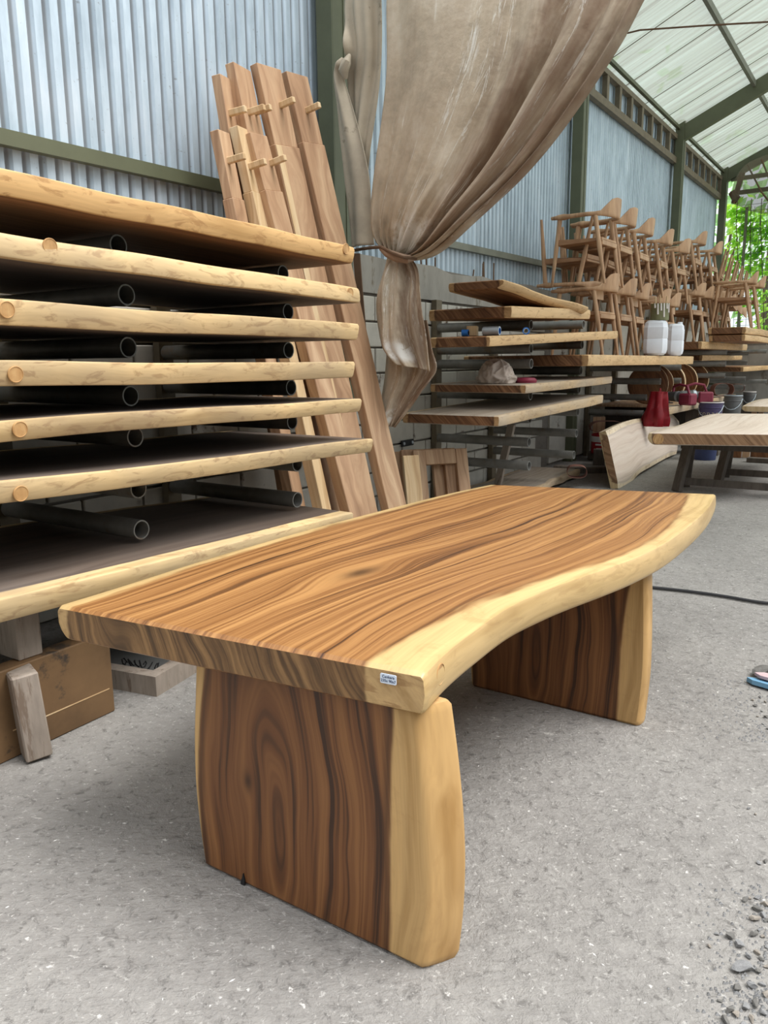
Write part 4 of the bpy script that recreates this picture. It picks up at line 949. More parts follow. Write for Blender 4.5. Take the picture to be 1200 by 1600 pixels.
# rag bundle
p = at(775, 597, y=5.90); zr = ztop_at(S_e, 5.90, 0.07)
bm = bmesh.new(); bmesh.ops.create_icosphere(bm, subdivisions=5, radius=1.0)
rg = random.Random(3); fr_ = [(Vector((rg.uniform(-1, 1), rg.uniform(-1, 1), rg.uniform(-1, 1))).normalized(), rg.uniform(4, 11), rg.uniform(0, 6)) for _ in range(9)]
for v in bm.verts:
    n = v.co.normalized(); d = 0
    for (a, f, ph), (b2, f2, _) in zip(fr_[:5], fr_[4:]):
        t_ = n.dot(a) * f * 0.55 + ph + 1.3 * math.sin(1.6 * n.dot(b2) * 2 + ph)
        d = max(d, (1 - abs(math.sin(t_))) ** 2.4)
    r_ = 0.90 + 0.24 * d + 0.05 * math.sin(3 * n.x + 2)
    v.co = Vector((n.x * r_ * (0.165 if n.z < 0 else 0.14), n.y * r_ * 0.13, max(n.z * r_ * 0.125, -0.055)))
me = bpy.data.meshes.new('rag'); bm.to_mesh(me); bm.free(); me.materials.append(M_['rag']); me.polygons.foreach_set('use_smooth', [True] * len(me.polygons))
rg_ = bpy.data.objects.new('rag_bundle', me); COL.objects.link(rg_); rg_.location = (p.x, p.y, zr + 0.0570); tag(rg_, 'crumpled grey rag bundle on a slab of the middle rack', 'rag')
p = at(822, 594, y=6.05); zz = ztop_at(S_e, 6.05, 0.07)
sd = MB().lathe([(0.0, 0), (0.085, 0), (0.09, 0.02), (0.07, 0.04), (0.0, 0.045)], seg=20, cap=False).obj('sanding_pad', M_['maroon'], loc=(p.x, p.y, zz + 0.001), smooth=True); tag(sd, 'dark maroon sanding pad right of the rag bundle', 'pad')
# leaning bits beneath
lb = MB().box((0, 0, 0.28), (0.16, 0.04, 0.56), ch=0.004).obj('leaning_board', M_['plank']); tag(lb, 'short brown board leaning on the wall behind the red tin', 'board')
q = at(902, 712, z=0.0); lb.matrix_world = Matrix.Translation((-3.32, q.y - 0.2, 0.004)) @ Matrix.Rotation(0.3, 4, 'Z') @ Matrix.Rotation(-0.16, 4, 'X') 
lb2 = MB().box((0, 0, 0.31), (0.07, 0.05, 0.62), ch=0.004).obj('leaning_batten', M_['grey_wood']); tag(lb2, 'dark batten leaning between the low pipes of the middle rack', 'board')
q = at(768, 725, y=7.1); lb2.matrix_world = Matrix.Translation((-3.25, 7.0, 0.105)) @ Matrix.Rotation(0.22, 4, 'Y')
# ------------------------------------------------------------------ chairs
def chair_parts():
    P = {}
    # seat: dished block with apron
    s = MB(); nx, ny = 8, 8; vs = []; fs = []
    def outline(u, v):
        x = lerp(-0.24, 0.22, u); hw = lerp(0.255, 0.215, u); y = lerp(-hw, hw, v); return x, y
    for layer in (0, 1):
        for i in range(nx + 1):
            for j in range(ny + 1):
                u = i / nx; v = j / ny; x, y = outline(u, v)
                d = 0.014 * math.sin(math.pi * v) * math.sin(math.pi * min(1, u * 1.1))
                e = 0.012 if (i in (0, nx) or j in (0, ny)) else 0
                z = 0.452 - d - e + 0.012 * (1 - u) if layer == 0 else 0.385 + 0.02 * u + e
                vs.append((x, y, z))
    k = (nx + 1) * (ny + 1)
    for i in range(nx):
        for j in range(ny):
            a = i * (ny + 1) + j; fs.append((a, a + 1, a + ny + 2, a + ny + 1)); fs.append((k + a, k + a + ny + 1, k + a + ny + 2, k + a + 1))
    for i in range(nx):
        a = i * (ny + 1); b = a + ny; fs.append((a, a + ny + 1, k + a + ny + 1, k + a)); fs.append((b, k + b, k + b + ny + 1, b + ny + 1))
    for j in range(ny):
        a = j; b = nx * (ny + 1) + j; fs.append((a, k + a, k + a + 1, a + 1)); fs.append((b, b + 1, k + b + 1, k + b))
    P['seat'] = (s.add(vs, fs).data('seat', M_['chair_dark'], True, 40))
    sr = MB().box((0.205, 0, 0.437), (0.035, 0.40, 0.022), ch=0.004).box((0.215, 0, 0.40), (0.03, 0.41, 0.045), ch=0.004)
    P['seat_rail'] = sr.data('seat_rail', M_['chair'])
    for nm, (fx_, fy_), (tx, ty), zt in (('front', (-0.285, 0.235), (-0.215, 0.243), 0.655), ('rear', (0.27, 0.215), (0.145, 0.222), 0.67)):
        for sgn in (-1, 1):
            a = Vector((fx_, fy_ * sgn, 0.0)); b = Vector((tx, ty * sgn, zt)); pts = [a.lerp(b, t) for t in (0, .25, .55, .8, 1)]
            P['leg_%s_%d' % (nm, sgn)] = MB().tube(pts, [0.014, 0.019, 0.025, 0.023, 0.026], 8).data('leg', M_['chair'], True, 50)
    # bent arm and back rail
    path = []
    for t in np.linspace(0, 1, 29):
        a = math.pi * t
        if t < 0.25: q = t / 0.25; path.append((lerp(-0.30, 0.02, q), -lerp(0.248, 0.258, q), 0.0))
        elif t > 0.75: q = (1 - t) / 0.25; path.append((lerp(-0.30, 0.02, q), lerp(0.248, 0.258, q), 0.0))
        else:
            b = math.pi * (t - 0.25) / 0.5; path.append((0.02 + 0.265 * math.sin(b) ** 0.9, -0.258 * math.cos(b), math.sin(b)))
    m = MB(); vs = []; fs = []; K = 10; n = len(path)
    for i, (x, y, bk) in enumerate(path):
        p = Vector((x, y, 0)); a = path[max(i - 1, 0)]; b = path[min(i + 1, n - 1)]
        T = Vector((b[0] - a[0], b[1] - a[1], 0)).normalized(); nrm = Vector((T.y, -T.x, 0))
        t = i / (n - 1); tip = min(t, 1 - t)
        crest = sm(0.345, 0.455, min(t, 1 - t)) ** 0.8
        wid = lerp(0.026, 0.034, sm(0, 0.06, tip)) if tip < 0.1 else lerp(0.034, 0.020, sm(0.1, 0.4, tip))
        wid = wid + 0.014 * math.exp(-((tip - 0.07) / 0.05) ** 2)
        h = lerp(0.016, 0.020, sm(0, 0.2, tip)) + 0.012 * math.exp(-((tip - 0.09) / 0.04) ** 2)
        zc = 0.668 + 0.012 * tip
        up = 0.14 * crest
        for k in range(K):
            q = 2 * math.pi * k / K; cz = math.sin(q); cx = math.cos(q)
            z = zc + (h + (up if cz > 0 else 0.012 * crest)) * (abs(cz) ** 0.7) * (1 if cz > 0 else -1)
            lean = 0.16 * max(0, z - zc)
            vs.append(p + nrm * (wid * (1 - 0.3 * crest * (cz > 0.5)) * (abs(cx) ** 0.8) * (1 if cx > 0 else -1) + lean) + Vector((0, 0, z)))
    for i in range(n - 1):
        for k in range(K): fs.append((i * K + k, i * K + (k + 1) % K, (i + 1) * K + (k + 1) % K, (i + 1) * K + k))
    fs.append(tuple(range(K))[::-1]); fs.append(tuple((n - 1) * K + k for k in range(K)))
    P['arm_and_back_rail'] = m.add(vs, fs).data('arm_and_back_rail', M_['chair'], True, 60)
    return P
CP = chair_parts()
def chair(loc, rotz=0.0, inverted=False, label='', sc=1.0, mir=False):
    e = empty('dining_armchair', label, 'chair', loc, (0, 0, rotz), 'stacked unfinished armchairs')
    if inverted: e.rotation_euler = (math.pi, 0, rotz)
    e.scale = (sc, sc, sc)
    for k, me in CP.items():
        o = bpy.data.objects.new('leg' if k.startswith('leg') else k, me); COL.objects.link(o); o.parent = e
    return e
ORD = ['first', 'second', 'third', 'fourth', 'fifth', 'sixth', 'seventh', 'eighth', 'ninth', 'tenth', 'eleventh', 'twelfth', 'thirteenth']
CX = -2.93; SCC = 1.03
zs_d = lambda y: S_d[1](y) + 0.10 + 0.005
XB = -2.62
ly = [at(px, 440, x=XB).y for px in (962, 988, 1012)]
LY = [8.54, 9.14, 9.77, 10.70, 11.35]
for i, y in enumerate(LY):
    chair((CX + 0.02 * (i % 2), y, zs_d(y)), 0.03 * ((i * 7) % 5 - 2), label='upright armchair of the lower tier on the long slab, %s from the near end' % ORD[i], sc=SCC)
UZ = 0.71 * SCC
for i, (y, zb_) in enumerate([(8.42, 2.125), (9.02, 2.05), (9.75, 2.115), (10.68, 2.18), (11.65, 2.20)]):
    zb_ = zs_d(y) + UZ
    chair((CX + 0.02, y, zb_), 0.03 * ((i * 5) % 4 - 1.5), label='upright armchair of the upper tier over the long slab, %s from the near end' % ORD[i], sc=SCC)
    chair((CX - 0.16, y + 0.10, zb_ + 0.71), 0.04 * ((i * 3) % 4 - 1.5), True, label='upside down armchair between the tiers, legs in the air, %s from the near end' % ORD[i], sc=SCC)
def far_slab(label, Cpx, Fpx, xc, xf, t, mats, seed, xb=-3.45, group='slabs on the far racks', sapR=0.05):
    C = at(*Cpx, x=xc); F = at(*Fpx, x=xf); zc = (C.z + F.z) / 2
    w1 = wob(seed, 0.03)
    Rf = lambda s: (lerp(C.x, F.x, s) + w1(s) * math.sin(math.pi * s), lerp(C.y, F.y, s), zc)
    Lf = lambda s: (xb, lerp(C.y, F.y, s), zc)
    mb = slab_mesh(Lf, Rf, t, n=14, m=4, sapR=sapR, gofs=(seed * 0.7, seed * 1.9, 0)); c = Vector(((C.x + xb) / 2, (C.y + F.y) / 2, zc - t / 2))
    return tag(centred(mb, c).obj('wood_slab', mats, smooth=True, loc=c, angle=35), label, 'slab', group), C, F, zc
Q1 = far_slab('slab with square near end on the far rack, at the feet of the far chairs', (1097, 534), (1168, 538), -2.55, -2.50, 0.11, DK, 201)
Q2 = far_slab('upper slab at the right edge of the far rack, brown end showing', (1166, 508), (1206, 520), -2.02, -2.00, 0.10, DK, 202, xb=-2.56)
Q3 = far_slab('second slab from the top at the right edge of the far rack', (1165, 521), (1208, 530), -2.02, -2.0, 0.09, DK, 203, xb=-2.54)
Q4 = far_slab('thick slab low on the far rack behind the buckets', (1162, 573), (1215, 571), -2.5, -2.3, 0.09, DK, 204)
Q6 = far_slab('reddish brown slab under the far chairs beside the dark drum', (1098, 554), (1160, 556), -2.75, -2.72, 0.09, [M_['slab_brown'], M_['slab_dark_end']], 206)
z_q = Q1[3] + 0.005
QY = [12.75, 13.36, 14.0, 14.65, 15.3]
for i, y in enumerate(QY):
    chair((CX + 0.04, y, z_q), 0.05 * ((i * 7) % 5 - 2), label='upright armchair of the lower tier on the far slab, %s from the near end' % ORD[i], sc=SCC)
for i, y in enumerate([12.67, 13.9]):
    chair((CX + 0.02, y, z_q + UZ), 0.0, label='upright armchair topping the far stack, %s' % ('just left of the wall opening post' if i else 'second from the right end of the upright row'), sc=SCC)
    chair((CX - 0.16, y + 0.1, z_q + UZ + 0.71), 0.05, True, label='upside down armchair in the far stack, %s' % ('beneath the last upright one' if i else 'beneath the last but one upright'), sc=SCC)
for i, y in enumerate([14.55, 15.08, 15.62, 16.16, 16.7]):
    chair((CX + 0.02, y, z_q + 1.52 - 0.04 * i), 0.10, True, label='upside down armchair with slanting legs against the greenery, %s from the left' % ORD[i], sc=SCC)
for i, (px, y_) in enumerate([(1178, 13.7), (1200, 14.5)]):
    p = at(px, 500, y=y_); chair((-2.32, y_, Q2[3] + 0.006), 0.1, False, label='single upright armchair at the right end of the far rack, %s' % ('rearmost' if i else 'partly behind the stack'), sc=SCC)
# lone chair pair in front of the row (standing on the far slab nearer the aisle)
# far rack pipes
rk3 = empty('cantilever_rack', 'rack of grey steel pipes beyond the middle rack under the round tops', 'rack', (-3.5, 11.2, 0)); rb3 = Vector((-3.5, 11.2, 0))
for y, tips in ((10.55, [(1032, 571), (1032, 596), (1010, 621), (1005, 646)]), (11.72, [(1064, 571), (1064, 595)])):
    for k, (px, py) in enumerate(tips):
        q = at(px, py, y=y); z = q.z
        if k == 0: z = S_d[1](y) - 0.045
        pipe(rk3, y, z, XW + 0.012, q.x, base=rb3, rise=0)
    MB().box(Vector((XW + 0.036, y, 0.93)) - rb3, (0.05, 0.10, 1.86)).obj('upright', M_['strut'], rk3)
rk4 = empty('cantilever_rack', 'farthest rack of dark pipes behind the buckets at right', 'rack', (-3.5, 15, 0)); rb4 = Vector((-3.5, 15, 0))
for y, tips in ((13.4, [(1136, 541), (1134, 568), (1133, 587)]), (16.0, [(1170, 548), (1168, 560), (1165, 592), (1165, 605)]), (17.6, [(1198, 536), (1198, 549), (1198, 596)])):
    for px, py in tips:
        q = at(px, py, y=y); q.z = {541: Q1[3] - 0.16, 568: Q6[3] - 0.14, 548: Q1[3] - 0.165, 560: Q6[3] - 0.14}.get(py, q.z); pipe(rk4, y, q.z, XW + 0.012, q.x, base=rb4)
    MB().box(Vector((XW + 0.036, y, 1.0)) - rb4, (0.05, 0.10, 2.0)).obj('upright', M_['strut'], rk4)
# white cans on the long slab, brush tin on top
def can(px0, px1, pyb, x, h, label, yaw=0.0):
    a = at(px0, pyb, x=x); b = at(px1, pyb, x=x)
    w = (at(px1, pyb, y=a.y) - at(px0, pyb, y=a.y)).length
    c = at((px0 + px1) / 2, pyb, y=a.y + w * 0.4); z = zs_d(c.y)
    prof = [(0.36, 0), (0.46, 0.06), (0.5, 0.16), (0.5, 0.45), (0.485, 0.47), (0.5, 0.49), (0.5, 0.80), (0.48, 0.82), (0.46, 0.93), (0.36, 1.0)]
    mb = MB(); vs = []; fs = []; n = 16
    for r, q in prof:
        for k in range(n):
            a_ = 2 * math.pi * (k + 0.5) / n; s = 1 / max(abs(math.cos(a_)), abs(math.sin(a_))) ** 0.72
            vs.append((r * w * math.cos(a_) * s * 0.93, r * w * math.sin(a_) * s * 0.93, q * h))
    for i in range(len(prof) - 1):
        for k in range(n): fs.append((i * n + k, i * n + (k + 1) % n, (i + 1) * n + (k + 1) % n, (i + 1) * n + k))
    fs += [tuple(range(n))[::-1], tuple((len(prof) - 1) * n + k for k in range(n))]
    o = mb.add(vs, fs).obj('plastic_can', M_['white_plastic'], smooth=True, angle=30, loc=(c.x, c.y, z + 0.002), rot=(0, 0, yaw))
    MB().lathe([(0.03, h), (0.03, h + 0.02), (0.02, h + 0.022)], c=(w * 0.25, 0, 0), seg=12).obj('screw_cap', M_['white_plastic'], o)
    return tag(o, label, 'can', 'white plastic cans'), c, z + h + 0.002
hc = at(1035, 500, y=9.6).z - at(1035, 552, y=9.6).z
c1, cc, zt1 = can(1003, 1043, 553, -2.46, hc, 'white plastic can beside the chairs, left one with the tin on it', 0.2)
c2, cc2, _ = can(1038, 1067, 553, -2.46, hc, 'white plastic can beside the chairs, right one', 0.5)

tn = MB().lathe([(0.098, 0), (0.1, 0.005), (0.1, 0.165), (0.104, 0.17), (0.104, 0.18), (0.096, 0.18), (0.096, 0.06)], seg=22).obj('brush_tin', M_['tin'], smooth=True, loc=(cc.x + 0.03, cc.y, zt1 + 0.001)); tag(tn, 'olive tin with paint drips holding brushes, standing on the white can', 'tin')
dr_ = MB()
for k in range(6):
    a = -1.9 + k * 0.33; l = (0.05, 0.12, 0.08, 0.15, 0.06, 0.1)[k]
    dr_.tube([(0.1 * math.cos(a), 0.1 * math.sin(a), 0.18), (0.102 * math.cos(a + .05), 0.102 * math.sin(a + .05), 0.18 - l)], [0.008, 0.010], 6)
dr_.obj('paint_drip', M_['white_paint'], tn)
for k, (x, y) in enumerate(((-0.05, 0.02), (0.0, -0.02), (0.05, 0.03))):
    b = MB().tube([(x, y, 0.065), (x * 1.2, y, 0.26)], 0.008, 6).obj('paint_brush', M_['plank_light'], loc=tn.location)
    tag(b, 'pale brush handle in the olive tin, %s of three' % ('left', 'middle', 'right')[k], 'brush', 'brushes in the olive tin')
# round tops standing on edge under the long slab
rp_z = at(1085, 604, y=12.0).z
for i, (px, lab) in enumerate([(1044, 'dark round table top on edge, leftmost under the long slab'), (1052, 'pale edged round table top, second from left under the slab'), (1074, 'round table top with thick pale rim, third under the slab'), (1091, 'round table top with narrow rim, fourth under the slab'), (1108, 'round table top farthest right, its underside ring showing')]):
    y = [11.0, 11.25, 11.95, 12.75, 13.5][i]; R = 0.264
    q = at(px, 588, y=y); xx = q.x - R + 0.0
    M = Matrix.Rotation(math.pi / 2, 3, 'X') @ Matrix.Identity(3); M = Matrix.Rotation((0.25, 0.2, -0.25, -0.1, -0.05)[i], 3, 'Z') @ M
    zc = 0.9755
    o = MB().lathe([(R * 0.96, -0.022), (R, -0.012), (R, 0.012), (R * 0.96, 0.022)], seg=44, M=M).obj('round_table_top', M_['round_top'], smooth=True, loc=(xx, y, zc), angle=35); tag(o, lab, 'table top', 'round table tops on edge')
    MB().lathe([(R + 0.001, -0.02), (R + 0.004, -0.01), (R + 0.004, 0.01), (R + 0.001, 0.02)], seg=44, M=M, cap=False).obj('rim', M_['plank_light'], o, smooth=True)
    MB().lathe([(R * 0.82, 0.0221), (R * 0.82, 0.03), (R * 0.74, 0.03), (R * 0.74, 0.0221)], seg=36, M=M, cap=False).obj('ring', M_['round_top'], o)
sh = MB().box((0, 0, 0), (0.94, 3.2, 0.03), ch=0.004).obj('shelf_board', M_['plank'], loc=(-3.05, 12.35, 0.69)); tag(sh, 'long shelf board under the round table tops on the far rack', 'shelf')
for k, y in enumerate((11.2, 13.4)):
    b = MB().box((0, 0, 0), (0.70, 0.09, 0.67), ch=0.004).obj('shelf_support', M_['dark_wood'], loc=(-3.17, y, 0.336)); tag(b, 'dark upright panel carrying the shelf board, %s one' % ('nearer' if k == 0 else 'farther'), 'board')
for i, y in enumerate([11.0, 11.25, 11.95, 12.75, 13.5]): pass
# low live-edge bench slab with machines
B1 = far_slab('live-edge slab low on the far rack carrying the sanding machines', (1034, 637), (1150, 618), -2.42, -2.34, 0.09, [M_['slab_dusty'], M_['slab_pale_end']], 210, group=None, xb=-2.57)
zq5 = B1[3]
for k, y in enumerate((11.75, 12.7, 13.9)):
    b = MB().box((0, 0, 0), (0.20, 0.10, zq5 - 0.094), ch=0.004).obj('trestle_block', M_['dark_wood'], loc=(-2.42, y, (zq5 - 0.094) / 2 + 0.001)); tag(b, 'dark block carrying the machine slab, %s of three' % ('nearest', 'middle', 'farthest')[k], 'block')
def machine(px, x, label, yaw, s=1.0):
    q = at(px, 620, x=x); e = empty('belt_sander', label, 'sander', (q.x, q.y, zq5 + 0.003), (0, 0, yaw), 'electric sanders on the low slab')
    MB().lathe([(0.03, -0.15), (0.062, -0.13), (0.068, -0.02), (0.07, 0.06), (0.05, 0.1), (0.05, 0.16)], seg=16, M=Matrix.Rotation(math.pi / 2, 3, 'Y'), c=(0, 0, 0.11)).obj('motor_housing', M_['bucket_grey'], e, smooth=True)
    MB().lathe([(0.071, -0.02), (0.073, 0.0), (0.071, 0.02)], seg=16, M=Matrix.Rotation(math.pi / 2, 3, 'Y'), c=(0.05, 0, 0.11), cap=False).obj('band', M_['silver'], e, smooth=True)
    MB().box((0.20, 0, 0.08), (0.20, 0.15, 0.155), ch=0.02).obj('base_shoe', M_['maroon'], e)
    MB().tube([(-0.05, 0, 0.17), (-0.04, 0, 0.24), (0.06, 0, 0.27), (0.18, 0, 0.25), (0.22, 0, 0.15)], 0.018, 8).obj('handle', M_['maroon'], e, smooth=True)
    MB().tube([(-0.14, 0, 0.11), (-0.24, 0.04, 0.05), (-0.30, 0.10, 0.012), (-0.22, 0.2, 0.012)], 0.009, 6).obj('power_cord', M_['cable'], e, smooth=True)
    return e
machine(1056, -2.50, 'grey and maroon electric sander lying nearest on the low slab', -0.5)
machine(1078, -2.42, 'maroon electric sander next to the buckets on the low slab', 0.5)
def belt(px, py, x, z, R, L, yaw, lab, sq=0.6, tilt=0.0, upright=False):
    q = at(px, py, x=x) ; prof = []
    mb = MB(); vs = []; fs = []; n = 26
    for k in range(n):
        a = 2 * math.pi * k / n; c_, s_ = R * math.cos(a), R * sq * math.sin(a) * (1 + 0.15 * math.cos(2 * a))
        for r_ in (1.0, 0.965):
            for l in (-L / 2, L / 2): vs.append((c_ * r_, l, s_ * r_ + R * sq))
    for k in range(n):
        a = k * 4; b = ((k + 1) % n) * 4
        fs += [(a, a + 1, b + 1, b), (a + 2, b + 2, b + 3, a + 3), (a, b, b + 2, a + 2), (a + 1, a + 3, b + 3, b + 1)]
    o = mb.add(vs, fs).obj('sanding_belt', M_['belt'], smooth=True, loc=(q.x, q.y, z + 0.002), rot=(tilt, 0, yaw), angle=40); return tag(o, lab, 'sanding belt', 'brown sanding belts')
belt(1128, 612, -2.35, zq5, 0.16, 0.16, 0.6, 'brown sanding belt loop lying above the grey buckets', 0.75)
belt(1150, 608, -2.45, Q4[3] - 0.2 if False else zq5, 0.14, 0.14, 0.2, 'brown sanding belt farther right beside the bucket rims', 0.6)
# red bag hanging off the low slab
q = at(1022, 666, x=-2.42); zb_ = q.z; zt_ = at(1024, 612, x=-2.42).z
mb = MB(); vs = []; fs = []; n = 28; m = 12
for j in range(m + 1):
    t = j / m; w = lerp(0.135, 0.085, sm(0.2, 1.0, t)) * (1 + 0.05 * math.sin(9 * t)); 
    for k in range(n):
        a = 2 * math.pi * k / n; r = w * (1 + 0.20 * math.sin(5 * a + 2 * t) + 0.12 * math.sin(9 * a + 3 * t)); vs.append((r * math.cos(a) + 0.03 * t, 0.6 * r * math.sin(a), t * (zt_ - zb_)))
for j in range(m):
    for k in range(n): fs.append((j * n + k, j * n + (k + 1) % n, (j + 1) * n + (k + 1) % n, (j + 1) * n + k))
fs += [tuple(range(n))[::-1], tuple(m * n + k for k in range(n))]
rbg = mb.add(vs, fs).obj('red_bag', M_['red_cloth'], smooth=True, loc=(-2.42, q.y, zb_), angle=60); tag(rbg, 'crumpled dark red plastic bag hanging at the end of the low slab', 'bag')
MB().tube([(0.04, 0, zt_ - zb_ - 0.01), (0.0, 0.20, max(zt_, zq5) - zb_ + 0.03), (-0.02, 0.46, zq5 - zb_ + 0.015)], 0.008, 6).obj('bag_strap', M_['red_cloth'], rbg)
# red tin, belt on top
q = at(946, 708, z=0.10); r = (at(966, 708, y=q.y) - at(922, 708, y=q.y)).length / 2; h = at(945, 678, y=q.y).z - 0.1
q.z = 0.102
bb = MB().box((0, 0, 0), (0.34, 0.34, 0.098), ch=0.005).obj('wood_block', M_['dark_wood'], loc=(q.x - 0.05, q.y + 0.1, 0.05)); tag(bb, 'dark block under the red paint tin', 'block')
tn2 = MB().lathe([(r * .96, 0), (r, 0.01), (r, h * 0.98), (r * 1.03, h), (r * 0.9, h), (r * 0.9, h - 0.02)], seg=26).obj('paint_tin', M_['red_tin'], smooth=True, loc=(q.x, q.y, 0.1)); tag(tn2, 'red paint tin with white band beneath the brown belt', 'tin')
MB().lathe([(r + 0.001, h * 0.62), (r + 0.002, h * 0.63), (r + 0.002, h * 0.9), (r + 0.001, h * 0.91)], seg=26, cap=False).obj('label_band', M_['white_paint'], tn2, smooth=True)
for k, (w_, z_) in enumerate(((0.10, 0.5), (0.13, 0.28), (0.06, 0.72))):
    MB().box((0.03 * (k - 1), -r - 0.001, h * z_), (w_, 0.003, 0.022)).obj('printed_line', M_['white_paint'] if k < 2 else M_['red_tin'], tn2)
belt(932, 664, q.x, 0.1 + h, 0.22, 0.17, 0.5, 'large brown sanding belt resting on the red paint tin', 0.42).location.y = q.y
belt(902, 716, -2.72, 0.102, 0.10, 0.15, 0.4, 'brown sanding belt on the pale low slab near the red tin', 0.75)
# pale slab leaning on edge
A = at(966, 765, z=0.0); Bf = at(1058, 712, z=0.0); T0 = at(948, 672, x=A.x - 0.17); T1 = at(1046, 646, x=Bf.x - 0.17)
bot = [(967, 764), (985, 757), (1000, 740), (1020, 728), (1043, 715), (1058, 709)]
topp = [(948, 673), (970, 662), (990, 655), (1012, 652), (1030, 645), (1050, 646), (1062, 658)]
pl_n = (T0 - A).cross(Bf - A).normalized()
if pl_n.x < 0: pl_n = -pl_n
def on_pl(px, py, n, o): 
    d = Vector(AX @ np.array([(px - 600) / F_PX, (py - 800) / F_PX, 1.0])); e = Vector((0, 0, EYE)); return e + d * ((o - e).dot(n) / d.dot(n))
Bp = [on_pl(px, py, pl_n, A) for px, py in bot]; Tp = [on_pl(px, py, pl_n, A) for px, py in topp]
lo = by_len([tuple(p) for p in Bp]); hi = by_len([tuple(p) for p in Tp])
n = 26; mm = 8; th = 0.085; vs = []; gc = []; sp_ = []; fs = []; mi = []
for i in range(n + 1):
    s = i / n; a = Vector(lo(s)); b = Vector(hi(s)); a.z = max(a.z, 0.012 if i == 0 else a.z)
    for layer in (0, 1):
        for k in range(mm + 1):
            u = k / mm; p = a.lerp(b, u) - pl_n * (th * layer) + (pl_n * -0.012 if (layer == 0 and k in (0, mm)) else Vector()) ; vs.append(p); gc.append((u * 0.6, s * 2.8, -th * layer)); sp_.append(min(u, 1 - u) * 0.6 - 0.045 if layer == 0 else -0.01)
K2 = 2 * (mm + 1)
for i in range(n):
    for k in range(mm):
        a = i * K2 + k; fs.append((a, a + 1, a + K2 + 1, a + K2)); mi.append(0); a += mm + 1; fs.append((a, a + K2, a + K2 + 1, a + 1)); mi.append(0)
    a = i * K2; fs.append((a, a + K2, a + K2 + mm + 1, a + mm + 1)); mi.append(0); a = i * K2 + mm; fs.append((a, a + mm + 1, a + K2 + mm + 1, a + K2)); mi.append(0)
for i in (0, n):
    for k in range(mm): a = i * K2 + k; fs.append((a, a + mm + 1, a + mm + 2, a + 1)); mi.append(1)
mb = MB().add(vs, fs, gc, sp_, mi); cl_ = (A + Bf) / 2
ls = centred(mb, cl_).obj('wood_slab', [M_['slab_pale'], M_['slab_pale_end']], smooth=True, loc=cl_, angle=30); tag(ls, 'pale sanded slab standing on edge, leaning toward the far rack', 'slab')
for k, (px, py, yaw) in enumerate(((1030, 728, 0.3), (1040, 720, -0.2))):
    q = at(px, py, z=0); b = MB().box((0, 0, 0), (0.30, 0.06, 0.05), ch=0.004).obj('batten_offcut', M_['plank'], loc=(q.x - 0.28, q.y + 0.25 + 0.2 * k, 0.026), rot=(0, 0, yaw)); tag(b, 'short batten offcut on the floor behind the leaning slab, %s one' % ('nearer', 'farther')[k], 'block')
q = at(948, 740, z=0); b = MB().box((0, 0, 0), (0.10, 0.45, 0.06), ch=0.004).obj('batten_offcut', M_['dark_wood'], loc=(q.x - 0.15, q.y, 0.031), rot=(0, 0, -0.9)); tag(b, 'dark batten on the floor left of the leaning pale slab', 'block')
b2 = MB().box((0, 0, 0), (0.14, 0.12, 0.2), ch=0.004).obj('post_offcut', M_['dark_wood'], loc=(at(950, 720, z=0).x + 0.02, at(950, 720, z=0).y - 0.45, 0.101), rot=(0, 0, 0.3)); tag(b2, 'dark stub of timber behind the leaning pale slab', 'block')
# ------------------------------------------------------------------ table slab on trestles at right
ZF = 0.64
Rr = [(1013, 676), (1035, 670), (1060, 664), (1080, 656), (1105, 648), (1124, 646)]
Lp2 = edge_pts(Rr, ZF)
n0 = at(1014, 676, z=ZF); n1 = at(1200, 678, z=ZF)
wdir = (Vector((n1.x - n0.x, n1.y - n0.y, 0))).normalized()
Ll = by_len(Lp2); W2 = 1.15
Rl = lambda s: tuple(Vector(Ll(s)) + wdir * (W2 + 0.04 * math.sin(5 * s)))
pfl = [(-0.012, 0.0), (-0.003, 0.05), (0.004, 0.2), (0.006, 0.45), (-0.01, 0.75), (-0.035, 0.93), (-0.06, 1.0)]
mb = slab_mesh(Ll, Rl, 0.115, n=24, m=10, profL=pfl, sapL=0.03, sapR=0.04); c = n0.copy()
st = centred(mb, c).obj('wood_slab', [M_['slab_pale'], M_['slab_pale_end']], smooth=True, loc=c, angle=35); tag(st, 'pale sanded slab lying on two dark trestles at right', 'slab')
ekn = Vector(n0 + wdir * 0.085 - Vector((0, 0, 0.06))); nrm_ = Vector((wdir.y, -wdir.x, 0))
MB().lathe([(0.050, -0.002), (0.048, 0.001), (0.03, 0.0012), (0.028, 0.0)], seg=20, M=nrm_.to_track_quat('Z', 'Y').to_matrix(), c=ekn - c + nrm_ * 0.001).obj('knot', M_['plug'], st)
def trestle(px0, py0, z1, label, span=1.0):
    f = at(px0, py0, z=0); e = empty('trestle', label, 'trestle', (f.x, f.y, 0), group='dark wooden trestles'); zt_ = z1
    for sx_ in (0, span):
        for sy, nm in ((0.0, -1), (0.34, 1)):
            a = Vector((sx_ - (0.03 if sx_ == 0 else -0.03), sy, 0)); b = Vector((sx_ + (0.04 if sx_ == 0 else -0.04), 0.14 + 0.03 * nm, zt_))
            d = b - a; q_ = d.to_track_quat('Z', 'Y').to_matrix()
            MB().box((a + b) / 2, (0.10, 0.055, d.length), M=q_, ch=0.004).obj('leg', M_['dark_wood'], e)
    MB().box((span / 2, 0.17, zt_ - 0.05), (span + 0.1, 0.03, 0.10)).obj('crossbar', M_['dark_wood'], e)
    MB().box((span / 2, 0.06, 0.10), (span - 0.02, 0.03, 0.07)).obj('stretcher', M_['dark_wood'], e)
    return e
